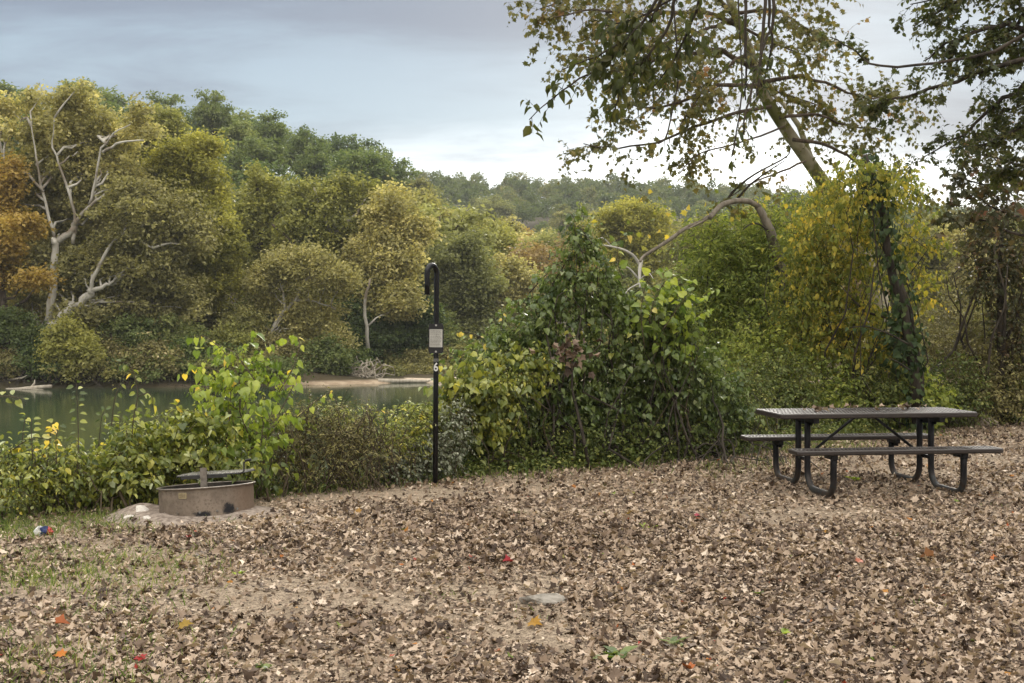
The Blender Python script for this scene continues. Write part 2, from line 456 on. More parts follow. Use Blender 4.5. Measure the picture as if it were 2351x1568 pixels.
ML = {
    'darkgreen': leaf_mat('dark_green_leaves', [(0, (.026, .040, .016)), (.5, (.052, .074, .026)), (1, (.105, .125, .042))], .25, var=.5),
    'green': leaf_mat('green_leaves', [(0, (.040, .056, .020)), (.5, (.078, .098, .034)), (1, (.15, .16, .060))], .25, var=.5),
    'olive': leaf_mat('olive_leaves', [(0, (.060, .062, .024)), (.5, (.120, .118, .044)), (1, (.215, .195, .075))], .25, var=.4),
    'tan': leaf_mat('tan_leaves', [(0, (.062, .060, .026)), (.4, (.135, .126, .052)), (.75, (.215, .195, .084)), (1, (.36, .32, .15))], .25, var=.3),
    'gold': leaf_mat('gold_leaves', [(0, (.070, .074, .020)), (.5, (.155, .150, .036)), (1, (.30, .27, .060))], .3, var=.3),
    'goldgreen': leaf_mat('gold_green_leaves', [(0, (.060, .066, .022)), (.5, (.130, .132, .040)), (1, (.25, .235, .070))], .3, var=.3),
    'orange': leaf_mat('orange_leaves', [(0, (.085, .062, .020)), (.5, (.17, .118, .032)), (1, (.27, .195, .050))], .3),
    'rust': leaf_mat('rust_leaves', [(0, (.065, .050, .026)), (.5, (.125, .092, .046)), (1, (.20, .15, .07))], .25, var=.4),
    'palegreen': leaf_mat('pale_green_leaves', [(0, (.055, .062, .026)), (.5, (.12, .125, .050)), (1, (.20, .20, .085))], .3, var=.3),
    'vine': leaf_mat('vine_leaves', [(0, (.020, .034, .009)), (.3, (.045, .070, .018)), (.6, (.092, .122, .030)), (.8, (.13, .16, .05)), (.88, (.24, .27, .15)), (.94, (.22, .22, .045)), (1, (.38, .29, .06))], .33, rough=.38, spec=.6, tgain=1.6),  # pale grey-green stop imitates gloss in the colour, besides pale undersides
    'lime': leaf_mat('lime_leaves', [(0, (.07, .115, .018)), (.5, (.15, .21, .026)), (.85, (.27, .32, .04)), (1, (.45, .38, .05))], .42, rough=.42, spec=.5, tgain=1.8),
    'thicket2': leaf_mat('lime_thicket_leaves', [(0, (.035, .060, .012)), (.35, (.09, .13, .022)), (.7, (.19, .23, .035)), (.88, (.28, .30, .06)), (.94, (.40, .36, .14)), (1, (.45, .33, .05))], .38, rough=.4, spec=.6, tgain=1.7),
    'thicket': leaf_mat('thicket_leaves', [(0, (.026, .042, .010)), (.3, (.068, .090, .020)), (.55, (.15, .165, .032)), (.72, (.24, .24, .045)), (.80, (.30, .33, .20)), (.88, (.34, .31, .05)), (1, (.50, .37, .06))], .35, rough=.4, spec=.6, tgain=1.6),  # pale stop mixes leaf undersides with gloss put into the colour
    'yellowvine': leaf_mat('yellow_vine_leaves', [(0, (.050, .072, .017)), (.4, (.12, .14, .028)), (.68, (.24, .215, .038)), (.88, (.40, .30, .045)), (1, (.55, .37, .05))], .4, tgain=1.5),
    'lightgreen': leaf_mat('light_green_leaves', [(0, (.045, .066, .018)), (.4, (.11, .14, .032)), (.7, (.20, .22, .050)), (.9, (.32, .32, .08)), (1, (.48, .38, .07))], .42, tgain=1.6),  # paler yellow-green leaves of the saplings and some understory bushes
    'ivy': leaf_mat('ivy_leaves', [(0, (.014, .028, .010)), (.6, (.032, .052, .017)), (1, (.065, .085, .028))], .2, rough=.55, spec=.25),
    'dusty': leaf_mat('dusty_leaves', [(0, (.045, .060, .030)), (.5, (.12, .13, .085)), (.85, (.27, .28, .22)), (1, (.45, .45, .38))], .2),
    'bramble': leaf_mat('bramble_leaves', [(0, (.045, .040, .018)), (.4, (.11, .098, .040)), (.75, (.18, .165, .060)), (1, (.34, .28, .15))], .25),
    'undergrowth': leaf_mat('undergrowth_leaves', [(0, (.026, .040, .011)), (.5, (.075, .096, .025)), (.82, (.16, .17, .045)), (.95, (.27, .25, .08)), (1, (.36, .30, .14))], .3),
    'shade': leaf_mat('overhang_leaves', [(0, (.018, .026, .009)), (.6, (.045, .052, .016)), (.85, (.09, .075, .025)), (1, (.16, .09, .04))], .4, tgain=1.5),
    'sycamore': leaf_mat('sycamore_leaves', [(0, (.038, .044, .014)), (.5, (.088, .086, .028)), (.8, (.15, .12, .040)), (1, (.20, .10, .045))], .35, tgain=1.3),
    'maple': leaf_mat('dark_maple_leaves', [(0, (.022, .028, .012)), (.5, (.045, .046, .020)), (.85, (.085, .055, .028)), (1, (.15, .05, .035))], .3),
    'grass': leaf_mat('grass_blades', [(0, (.045, .072, .016)), (.6, (.090, .125, .028)), (1, (.21, .21, .075))], .35, tgain=1.6),
    'bark_dark': bark_mat('dark_bark', (.030, .025, .020), (.075, .062, .048)),
    'bark_brown': bark_mat('brown_bark', (.055, .042, .030), (.13, .10, .075)),
    'bark_white': bark_mat('sycamore_bark', (.30, .28, .235), (.52, .49, .43), 1.2, blotch=(.20, .165, .125)),
    'bark_grey': bark_mat('grey_bark', (.13, .11, .085), (.27, .235, .19), 7),
    'bark_mossy': bark_mat('mossy_bark', (.26, .23, .16), (.44, .40, .30), 5, blotch=(.15, .155, .055)),
    'twig': plain_mat('twig', (.060, .045, .030), (.11, .085, .055), .8, spec=.2),
    'greentwig': plain_mat('green_stem', (.06, .065, .025), (.09, .07, .035), .7, spec=.3),
    'deadwood': bark_mat('bleached_driftwood', (.28, .24, .19), (.46, .41, .33), 6),
}

# ------------------------------------------------------------------ terrain
EX = np.array([-30., -9, -6.4, -4.7, -2.9, -1.4, 0.2, 1.6, 3.0, 5.2, 7.5, 9.5, 14, 40])
EYV = np.array([6.0, 9.3, 10.5, 11.1, 11.7, 12.4, 13.0, 13.7, 14.9, 17.6, 19.8, 20.6, 23, 30])
WATER = -1.9


def vnoise(x, y, f, seed=0):
    x = np.asarray(x, float) * f + seed * 1.7; y = np.asarray(y, float) * f - seed * 2.3
    return (np.sin(x * 1.3 + 1.7 * np.sin(y * .9)) + np.sin(y * 1.7 + 1.3 * np.sin(x * .7 + 2)) + .5 * np.sin(2.9 * x + 3.1 * y + 1)) / 2.5


def edge(x):
    return np.interp(x, EX, EYV)


def shore(x):
    return np.interp(x, [-80, -28, -18, -10, -6, 2, 60], [66, 66.5, 68, 71, 73.5, 74, 76])


def H(x, y):
    x = np.asarray(x, float); y = np.asarray(y, float)
    d = y - edge(x)
    camp = .035 * np.minimum(0, x + .9) + .022 * vnoise(x, y, .8) + .010 * vnoise(x, y, 3.1, 2)
    near = camp - 3.3 * sst(d, .2, 8.5)
    s = y - shore(x)
    hl = 21 * (1 - sst(x, -46, 16)) * sst(y, 96, 172)
    hr = (35.5 - 10 * sst(x, 40, 170)) * sst(y, 150, 450) + 1.6 * vnoise(x, y, .017, 1) * sst(y, 180, 400)
    cut = 1.9 * sst(s, -.2, 1.6) * (1 - sst(x, -20, -9)) + .35 * sst(s, -1.5, 1.5) + .9 * sst(s, 3, 12)
    far = -3.4 + 1.5 * sst(s, -5, 0.2) + cut + .02 * np.maximum(s, 0) + np.maximum(hl, hr)
    m = sst(y, 32, 52)
    return near * (1 - m) + far * m


def ground():
    g = Geo()
    ys = np.concatenate([np.linspace(-25, 3, 20, endpoint=False), np.linspace(3, 24, 190, endpoint=False), np.geomspace(24, 1100, 210)])
    us = np.linspace(-1, 1, 321); us = np.sign(us) * np.abs(us) ** 1.5
    X = us[None, :] * (14 + np.abs(ys) * .85)[:, None]; Y = np.broadcast_to(ys[:, None], X.shape)
    Z = H(X, Y)
    V = np.stack([X, Y, Z], -1).reshape(-1, 3)
    n, m_ = X.shape
    i = np.arange(n - 1)[:, None] * m_ + np.arange(m_ - 1)[None]
    Q = np.stack([i, i + 1, i + m_ + 1, i + m_], -1).reshape(-1, 4)
    g.add(V, quads=Q)
    m, k, out = new_mat('soil')
    po = k.new('ShaderNodeNewGeometry').outputs['Position']
    f1 = k.noise(po, 1.1, 5, .6); f2 = k.noise(po, 22, 6, .7); f3 = k.noise(po, 90, 3, .6)
    c = k.mix(k.smooth(f2, .35, .65), (.22, .17, .12, 1), (.40, .32, .235, 1))
    c = k.mix(k.smooth(f3, .50, .60), c, (.12, .09, .065, 1))
    sp = k.new('ShaderNodeSeparateXYZ'); k.l.new(po, sp.inputs[0])
    c = k.mix(k.smooth(k.math('ADD', f1, k.math('MULTIPLY', k.math('ADD', sp.outputs[0], 3.3), -.12)), .50, .72), c, (.075, .085, .035, 1))   # greener soil at left
    forest = k.mix(k.smooth(k.noise(po, .25, 4, .6), .4, .6), (.045, .040, .022, 1), (.075, .060, .035, 1))
    c = k.mix(k.smooth(sp.outputs[1], 30, 50), c, forest)
    nearbank = k.math('MULTIPLY', k.smooth(sp.outputs[2], -.25, -.7), k.smooth(sp.outputs[1], 60, 40))
    c = k.mix(nearbank, c, (.05, .045, .025, 1))
    # wet sand and mud along the far shore
    sand = k.mix(k.smooth(k.noise(po, 1.5, 4, .6), .4, .6), (.42, .33, .235, 1), (.30, .225, .155, 1))
    sf = k.math('MULTIPLY', k.math('MULTIPLY', k.smooth(sp.outputs[2], -1.62, -1.78), k.smooth(sp.outputs[0], -22, -10)), k.math('MULTIPLY', k.smooth(sp.outputs[1], 50, 60), k.smooth(sp.outputs[1], 120, 95)))
    c = k.mix(sf, c, sand)
    pb = k.new('ShaderNodeBsdfPrincipled'); k.put(pb.inputs['Base Color'], c); pb.inputs['Roughness'].default_value = .95
    pb.inputs['Specular IOR Level'].default_value = .15
    bp = k.new('ShaderNodeBump'); bp.inputs['Strength'].default_value = .6; bp.inputs['Distance'].default_value = .02
    k.put(bp.inputs['Height'], k.math('ADD', f2, k.math('MULTIPLY', f3, .5))); k.l.new(bp.outputs[0], pb.inputs['Normal'])
    k.l.new(pb.outputs[0], out.inputs[0])
    o = g.build('ground', m, smooth=True); o['kind'] = 'structure'; o['label'] = 'sandy campsite ground, river banks and wooded hills'


def water():
    g = Geo()
    X, Y = np.meshgrid(np.linspace(-160, 160, 9), np.linspace(13, 100, 7), indexing='xy')
    V = np.stack([X, Y, np.full_like(X, WATER)], -1).reshape(-1, 3)
    Q = []
    for j in range(6):
        for i in range(8):
            a = j * 9 + i; Q.append((a, a + 1, a + 10, a + 9))
    g.add(V, quads=Q)
    m, k, out = new_mat('river_water')
    po = k.new('ShaderNodeNewGeometry').outputs['Position']
    pb = k.new('ShaderNodeBsdfPrincipled')
    k.put(pb.inputs['Base Color'], k.mix(k.smooth(k.noise(po, .06, 3, .5), .4, .6), (.030, .048, .026, 1), (.042, .060, .032, 1)))
    pb.inputs['Roughness'].default_value = .09; pb.inputs['IOR'].default_value = 1.33; pb.inputs['Specular IOR Level'].default_value = .5
    mp = k.new('ShaderNodeMapping'); k.l.new(po, mp.inputs[0]); mp.inputs['Scale'].default_value = (1.0, .25, 1)
    bp = k.new('ShaderNodeBump'); bp.inputs['Strength'].default_value = .10; bp.inputs['Distance'].default_value = .05
    k.put(bp.inputs['Height'], k.noise(mp.outputs[0], 1.6, 4, .55)); k.l.new(bp.outputs[0], pb.inputs['Normal'])
    k.l.new(pb.outputs[0], out.inputs[0])
    o = g.build('water', m); o['kind'] = 'structure'; o['label'] = 'still green river between the campsite and the wooded far bank'


ground()
water()


def thing(name, label, cat, loc=(0, 0, 0), group=None, rz=0.0):
    o = bpy.data.objects.new(name, None); COL.objects.link(o)
    o.empty_display_size = .3
    o.location = loc; o.rotation_euler = (0, 0, rz)
    o['label'] = label; o['category'] = cat
    if group:
        o['group'] = group
    return o


def tag(o, label, cat=None, group=None, kind=None):
    o['label'] = label
    if cat: o['category'] = cat
    if group: o['group'] = group
    if kind: o['kind'] = kind
    return o

# ------------------------------------------------------------------ picnic table
def picnic_table():
    cx_, cy_ = 3.485, 11.865
    z0 = float(H(cx_, cy_)) + .005
    coat = plain_mat('brown_coated_steel', (.024, .019, .017), (.040, .031, .027), .42, scale=60, spec=.45)
    m, k, out = new_mat('worn_black_paint')
    tc = k.new('ShaderNodeTexCoord').outputs['Object']
    sp = k.new('ShaderNodeSeparateXYZ'); k.l.new(tc, sp.inputs[0])
    f = k.noise(tc, 14, 5, .65)
    low = k.smooth(k.math('ADD', sp.outputs[2], k.math('MULTIPLY', f, .22)), .36, .12)
    pbspec = .3
    c = k.mix(k.math('MULTIPLY', low, .75), (.006, .006, .008, 1), k.mix(k.smooth(f, .4, .6), (.05, .055, .055, 1), (.085, .060, .045, 1)))
    pb = k.new('ShaderNodeBsdfPrincipled'); k.put(pb.inputs['Base Color'], c)
    k.put(pb.inputs['Roughness'], k.math('ADD', .36, k.math('MULTIPLY', f, .2))); pb.inputs['Specular IOR Level'].default_value = .28
    k.l.new(pb.outputs[0], out.inputs[0]); blk = m
    t = thing('picnic_table', 'brown steel picnic table with two attached benches and black tube legs', 'picnic table', (cx_, cy_, z0), rz=math.radians(7.6))

    def slab(name, L, W, yc, ztop, th, label=None):
        g = Geo()
        # rolled rim
        r = .030
        out_ = rounded_rect(L, W, .05, 5)
        prof = [(0, 0), (0, -th * .75), (-.012, -th), (-.03, -th), (-.036, -th * .8), (-.036, -.012), (-.028, 0.001)]
        prof = [(0.0, -.010), (0.0, -th + .010), (-.010, -th), (-.034, -th), (-.040, -th + .01), (-.040, -.010), (-.034, -.001), (-.010, -.001)]
        k_ = len(out_)
        ctrs = np.array(out_)
        nrm = np.zeros_like(ctrs)
        for i in range(k_):
            a, b = ctrs[i - 1], ctrs[(i + 1) % k_]
            d = b - a; nrm[i] = (d[1], -d[0]); nrm[i] /= np.linalg.norm(nrm[i]) + 1e-9
        V = []
        for o_, z in prof:
            q = ctrs + nrm * o_
            V.append(np.c_[q[:, 0], q[:, 1] + yc, np.full(k_, ztop + z)])
        V = np.concatenate(V); np_ = len(prof)
        Q = [(i * k_ + j, i * k_ + (j + 1) % k_, ((i + 1) % np_) * k_ + (j + 1) % k_, ((i + 1) % np_) * k_ + j) for i in range(np_) for j in range(k_)]
        g.add(V, quads=Q)
        # punched slots: solid cross bars with open gaps between, tied by lengthwise strips
        w2, l2 = W / 2 - .035, L / 2 - .035
        n_ = int(2 * l2 / .037)
        for i in range(n_ + 1):
            x = -l2 + i * 2 * l2 / n_
            g.box((x, yc, ztop - .0075), (.019, 2 * w2 + .01, .009))
        m_ = max(2, int(round(2 * w2 / .12)))
        for j in range(1, m_):
            g.box((0, yc - w2 + j * 2 * w2 / m_, ztop - .0060), (2 * l2 + .01, .016, .0085))
        # two lengthwise stiffeners under the mesh
        for s_ in (-.33, .33):
            g.box((0, yc + s_ * W, ztop - .024), (L - .09, .028, .024))
        o = g.build(name, coat, t)
        if label: o['label'] = label
        return o
    slab('tabletop', 2.0, .76, 0, .76, .05)
    slab('bench_seat', 2.02, .27, -.70, .455, .045, 'bench seat on the near side')
    slab('bench_seat', 2.02, .27, .70, .455, .045, 'bench seat on the far side')
    r = .030
    for fx in (-.635, .635):
        for s_ in (-1, 1):
            g = Geo()
            pts = [(fx, s_ * .12, .70), (fx, s_ * .12, .45), (fx, s_ * .12, .24)]
            for a in range(0, 91, 15):
                t_ = math.radians(a)
                pts.append((fx, s_ * (.12 + .17 * (1 - math.cos(t_))), .030 + .17 * (1 - math.sin(t_))))
            for a in range(0, 91, 15):
                t_ = math.radians(a)
                pts.append((fx, s_ * (.757 - .14 + .14 * math.sin(t_)), .030 + .14 * (1 - math.cos(t_))))
            pts += [(fx, s_ * .757, .30), (fx, s_ * .757, .405)]
            g.tube(pts, r, 14)
            g.build('leg', blk, t, smooth=True)
            g = Geo()
            g.box((fx, s_ * .70, .386), (.05, .20, .042)); g.box((fx + .027, s_ * .715, .368), (.006, .12, .075))
            g.build('seat_bracket', blk, t)
        g = Geo(); g.box((fx, 0, .685), (.055, .70, .045)); g.box((fx + .0295, 0, .668), (.006, .34, .085)); g.build('top_support', blk, t)
        g = Geo(); g.box((fx, 0, .30), (.035, .19, .035)); g.tube([(fx - .03, 0, .30), (fx + .03, 0, .30)], .011, 8); g.build('cross_tie', blk, t)
        g = Geo(); sx = 1 if fx > 0 else -1
        g.tube([(fx - sx * .03, 0, .305), (fx * .5 + sx * .04, 0, .50), (sx * .10, 0, .695), (sx * .03, 0, .70)], .0145, 8); g.build('brace', blk, t, smooth=True)
    # dead leaves lying on the boards
    M_ = litter_mat()
    R_ = Matrix.Rotation(math.radians(7.6), 3, 'Z')
    specs = [(-.50, .02, .7605, 9, 'clump of curled brown dead leaves lying on the left part of the tabletop', .09),
             (-.02, .18, .7605, 3, 'few dry leaves lying on the far edge of the tabletop near its middle', .07),
             (.17, .05, .7605, 2, 'single pale curled leaf standing up on the middle of the tabletop', .05),
             (.43, .1, .7605, 3, 'yellowish dry leaves lying right of the middle of the tabletop', .06),
             (.60, .06, .7605, 3, 'brown dry leaves lying on the right part of the tabletop', .06),
             (-.35, .70, .4555, 3, 'dry leaves lying on the far bench seat', .08)]
    for i, (x, y, z, n, lb, sp_) in enumerate(specs):
        g = Geo(); r_ = np.random.default_rng(50 + i)
        p = np.c_[x + r_.normal(size=n) * sp_, y + r_.normal(size=n) * sp_ * .6, z + .010 + r_.random(n) * .02]
        p = (np.array(R_) @ p.T).T + np.array([cx_, cy_, z0])
        tip = r_.normal(size=(n, 3)) * (1, 1, .25); nr = np.array([0, 0, 1]) + r_.normal(size=(n, 3)) * .35
        place(g, p, tip, nr, .055 + .03 * r_.random(n), LOBED3, r_.random(n) * .8)
        b = p.mean(0); e = g.build('dead_leaves', M_, origin=b); e.location = b
        tag(e, lb, 'dead leaves', 'dry leaves on the picnic table')


_lm = {}
def litter_mat():
    if 'm' not in _lm:
        _lm['m'] = leaf_mat('leaf_litter', [(0, (.050, .032, .022)), (.14, (.115, .078, .055)), (.30, (.25, .178, .125)), (.55, (.41, .31, .225)), (.80, (.55, .43, .325)), (.945, (.70, .58, .46)), (.955, (.40, .22, .035)), (.975, (.42, .13, .04)), (.985, (.40, .05, .05)), (.99, (.14, .19, .035)), (1, (.20, .25, .05))], .12, rough=.6, spec=.25, tgain=1.0, gain=.95)
    return _lm['m']


# ------------------------------------------------------------------ fire ring
def fire_ring():
    c0 = np.array([-2.69, 10.60, -.055])
    m, k, out = new_mat('weathered_steel')
    tc = k.new('ShaderNodeTexCoord').outputs['Object']
    sp = k.new('ShaderNodeSeparateXYZ'); k.l.new(tc, sp.inputs[0])
    f = k.noise(tc, 7, 6, .65); f2 = k.noise(tc, 40, 4, .6)
    c = k.mix(k.smooth(f, .35, .65), (.16, .125, .095, 1), (.25, .20, .155, 1))
    c = k.mix(k.smooth(f2, .5, .7), c, (.13, .10, .078, 1))
    c = k.mix(k.math('MULTIPLY', k.smooth(sp.outputs[0], .24, .38), .6), c, (.19, .125, .080, 1))     # rusty at the right
    # soot scorches near the foot
    def scorch(x, w_, z, h):
        a = k.math('DIVIDE', k.math('SUBTRACT', sp.outputs[0], x), w_); b = k.math('DIVIDE', k.math('SUBTRACT', sp.outputs[2], z), h)
        d = k.math('ADD', k.math('MULTIPLY', a, a), k.math('MULTIPLY', b, b))
        d = k.math('ADD', d, k.math('MULTIPLY', k.math('SUBTRACT', k.math('ADD', k.math('MULTIPLY', f2, .5), k.math('MULTIPLY', f, .5)), .5), 5.0))
        return k.smooth(d, 1.3, .2)
    s_ = k.math('MAXIMUM', scorch(.07, .085, .02, .030), scorch(.265, .050, .045, .058))
    s_ = k.math('MULTIPLY', s_, k.smooth(sp.outputs[1], 0, -.1))
    c = k.mix(s_, c, (.010, .010, .013, 1))
    rr = k.math('ADD', k.math('MULTIPLY', sp.outputs[0], sp.outputs[0]), k.math('MULTIPLY', sp.outputs[1], sp.outputs[1]))
    c = k.mix(k.smooth(rr, .1650, .1635), c, k.mix(k.smooth(f, .4, .6), (.018, .015, .013, 1), (.05, .04, .032, 1)))    # sooty inside
    pb = k.new('ShaderNodeBsdfPrincipled'); k.put(pb.inputs['Base Color'], c); pb.inputs['Roughness'].default_value = .6; pb.inputs['Metallic'].default_value = .25
    k.l.new(pb.outputs[0], out.inputs[0]); st = m
    rim_m = plain_mat('worn_steel_rim', (.20, .17, .14), (.30, .27, .24), .38, .6, 30)
    grate_m = plain_mat('sooty_grate_steel', (.16, .15, .14), (.42, .40, .37), .35, .6, 30)
    t = thing('fire_ring', 'round brown steel fire ring with a cooking grate, standing in pale ash on the ground', 'fire ring', tuple(c0))
    t.rotation_euler = (math.radians(-3.7), math.radians(-3.4), 0)
    g = Geo(); R = .408; h = .235
    g.lathe([(R, -.04), (R, h), (R - .006, h), (R - .006, -.04)], 72)
    g.build('ring_wall', st, t, smooth=False)
    for p in bpy.data.objects['ring_wall'].data.polygons: p.use_smooth = False
    g = Geo()
    g.lathe([(R + .018, h - .003), (R + .022, h + .003), (R + .018, h + .009), (R - .002, h + .009), (R - .010, h + .004), (R - .002, h - .003)], 72, close=True)
    g.build('rim', rim_m, t, smooth=True)
    # bolt holes with bolts round the foot
    for a in (-136, -112, -84, -64, -38):
        g = Geo(); t_ = math.radians(a); d = np.array([math.cos(t_), math.sin(t_), 0]); b = d * R + np.array([0, 0, .035])
        g.tube([b - d * .002, b + d * .006], .0105, 10); g.tube([b + d * .006, b + d * .011], .005, 8)
        g.build('bolt', rim_m if a < -100 else grate_m, t)
    g = Geo(); a = math.radians(-90 - 14.5)
    d = np.array([math.cos(a), math.sin(a), 0]); u = np.array([-d[1], d[0], 0])
    Rm = np.c_[u, -d, (0, 0, 1)]
    g.prism([(x, z) for x, z in rounded_rect(.076, .050, .006, 3)], -.004, .001)
    g.V[0] = g.V[0] @ Rm.T + d * R + np.array([0, 0, .182])
    lbm = plain_mat('tarnished_brass_plate', (.30, .24, .14), (.40, .33, .20), .45, .3, 60)
    ln = plain_mat('plate_lettering', (.16, .12, .075), None, .7)
    pl = g.build('maker_plate', [lbm, ln], t)
    g = Geo()
    for j, (zz_, ww) in enumerate(((.014, .05), (.004, .058), (-.004, .046), (-.013, .056))):
        q = np.array([(-ww / 2, -.0052, zz_ - .0016), (ww / 2, -.0052, zz_ - .0016), (ww / 2, -.0052, zz_ + .0016), (-ww / 2, -.0052, zz_ + .0016)])
        g.add(q @ Rm.T + d * R + np.array([0, 0, .182]), quads=[(0, 1, 2, 3)])
    g.build('lettering', ln, pl)
    # grate post, in front of the grate
    g = Geo(); g.box((.032, -.20, .17), (.056, .020, .46)); g.build('grate_post', grate_m, t)
    gr = bpy.data.objects['grate_post']
    gr.data.materials.clear(); gr.data.materials.append(plain_mat('grey_post_steel', (.13, .11, .09), (.22, .19, .16), .55, .3, 25))
    g = Geo()
    x0, x1, y0, y1, gz = -.205, .345, -.185, .20, .335
    fr = [(x0, y0, gz), (x1, y0, gz), (x1 + .045, y1, gz + .004), (x0 + .045, y1, gz + .004), (x0, y0, gz)]
    for k_ in range(15):
        x = x0 + .012 + (x1 - x0 - .024) * k_ / 14
        g.tube([(x, y0, gz + .007), (x + .045, y1, gz + .013)], .0075, 6)
    go = g.build('cooking_grate', grate_m, t)
    iron = plain_mat('black_iron', (.012, .012, .013), (.03, .028, .026), .5)
    g = Geo()
    for a_, b_ in zip(fr, fr[1:]):
        g.tube([a_, b_], .0075, 6)
    g.box((.032, -.187, gz - .014), (.40, .008, .026))
    g.build('grate_frame', iron, go)
    g = Geo()
    g.tube([(x1, y0 + .02, gz), (x1 + .025, y0, gz + .004), (x1 + .036, y0, gz + .02), (x1 + .038, y0, gz + .085), (x1 + .05, y0, gz + .10), (x1 + .10, y0 + .005, gz + .112)], .0075, 7)
    co = []
    for i in range(100):
        a_ = i / 100 * 9 * 2 * math.pi
        co.append((x1 + .050 + .055 * i / 100, y0 + .010 * math.cos(a_), gz + .105 + .010 * i / 100 + .010 * math.sin(a_)))
    g.tube(co, .0028, 5)
    g.build('coil_handle', iron, go, smooth=True)
    # ash heap spilling round the foot, and ash inside
    ashm = plain_mat('pale_ash', (.17, .135, .11), (.34, .285, .24), .95, scale=22, spec=.1, bump=.5)
    g = Geo(); n = 90; rs = np.linspace(0, 1.05, 40); th = np.linspace(0, 2 * np.pi, n, endpoint=False)
    RR, TT = np.meshgrid(rs, th, indexing='ij')
    X = c0[0] - .10 + RR * np.cos(TT) * .98; Y = c0[1] - .02 + RR * np.sin(TT) * .72
    hgt = .075 * (1 - sst(RR, .35, .98 + .10 * np.sin(3 * TT + 1) * 0))
    bump_ = .02 * vnoise(X, Y, 5, 3) + .010 * vnoise(X, Y, 17, 5)
    left = .07 * np.exp(-((X - c0[0] + .66) / .20) ** 2 - ((Y - c0[1] - .12) / .22) ** 2)
    Z = H(X, Y) - .012 + hgt * (.75 + 8 * bump_) + left - .03 * sst(RR, .8, 1.05) * 1
    inside = np.hypot(X - c0[0], Y - c0[1]) < R - .02
    V = np.stack([X, Y, Z], -1).reshape(-1, 3)
    Q = [(i * n + j, i * n + (j + 1) % n, (i + 1) * n + (j + 1) % n, (i + 1) * n + j) for i in range(39) for j in range(n)]
    g.add(V, quads=Q)
    o = g.build('ash_heap', ashm, smooth=True, origin=(c0[0], c0[1], 0)); o.location = (c0[0], c0[1], 0)
    tag(o, 'pale wood ash spread on the ground round the fire ring', 'ash', kind='stuff')
    stone_m = plain_mat('whitish_stone', (.50, .46, .41), (.66, .62, .56), .9, scale=14, bump=.4)
    for i, (dx, dy, s, sc, lb) in enumerate(((320, 1163, .085, (1.6, 1, .8), 'jagged pale stone in the ash, the tallest left of the fire ring'), (338, 1176, .05, (1.5, 1, .7), 'small white flat stone in the ash just left of the fire ring foot'),
                                             (298, 1172, .05, (1.3, 1, .6), 'low pale stone farthest left of the fire ring'))):
        rock(dx, dy, s, sc, lb, stone_m, 'stones in the ash beside the fire ring', i)


def rock(dx, dy, s, sc, lb, mat, group=None, seed=0, name='stone', cat='stone', dz=0.0):
    Y = EYE * FPX / (dy * .43556 - 325); p = P(dx, dy, Y); p[2] = float(H(p[0], p[1])) + dz
    import bmesh
    bm = bmesh.new(); bmesh.ops.create_icosphere(bm, subdivisions=3, radius=1)
    me = bpy.data.meshes.new(name); bm.to_mesh(me); bm.free()
    V = np.zeros(len(me.vertices) * 3); me.vertices.foreach_get('co', V); V = V.reshape(-1, 3)
    r = np.random.default_rng(seed + 90)
    for _ in range(9):       # facet it
        d = nz(r.normal(size=3)); lim = .62 + .25 * r.random(); q = V @ d; V = V - np.maximum(q - lim, 0)[:, None] * d
    V += .03 * r.normal(size=V.shape)
    V = V * np.array(sc) * s
    me.vertices.foreach_set('co', V.ravel()); me.materials.append(mat)
    o = bpy.data.objects.new(name, me); COL.objects.link(o); o.location = p + np.array([0, 0, s * sc[2] * .45])
    o.rotation_euler = (0, 0, r.random() * 6)
    tag(o, lb, cat, group)
    return o


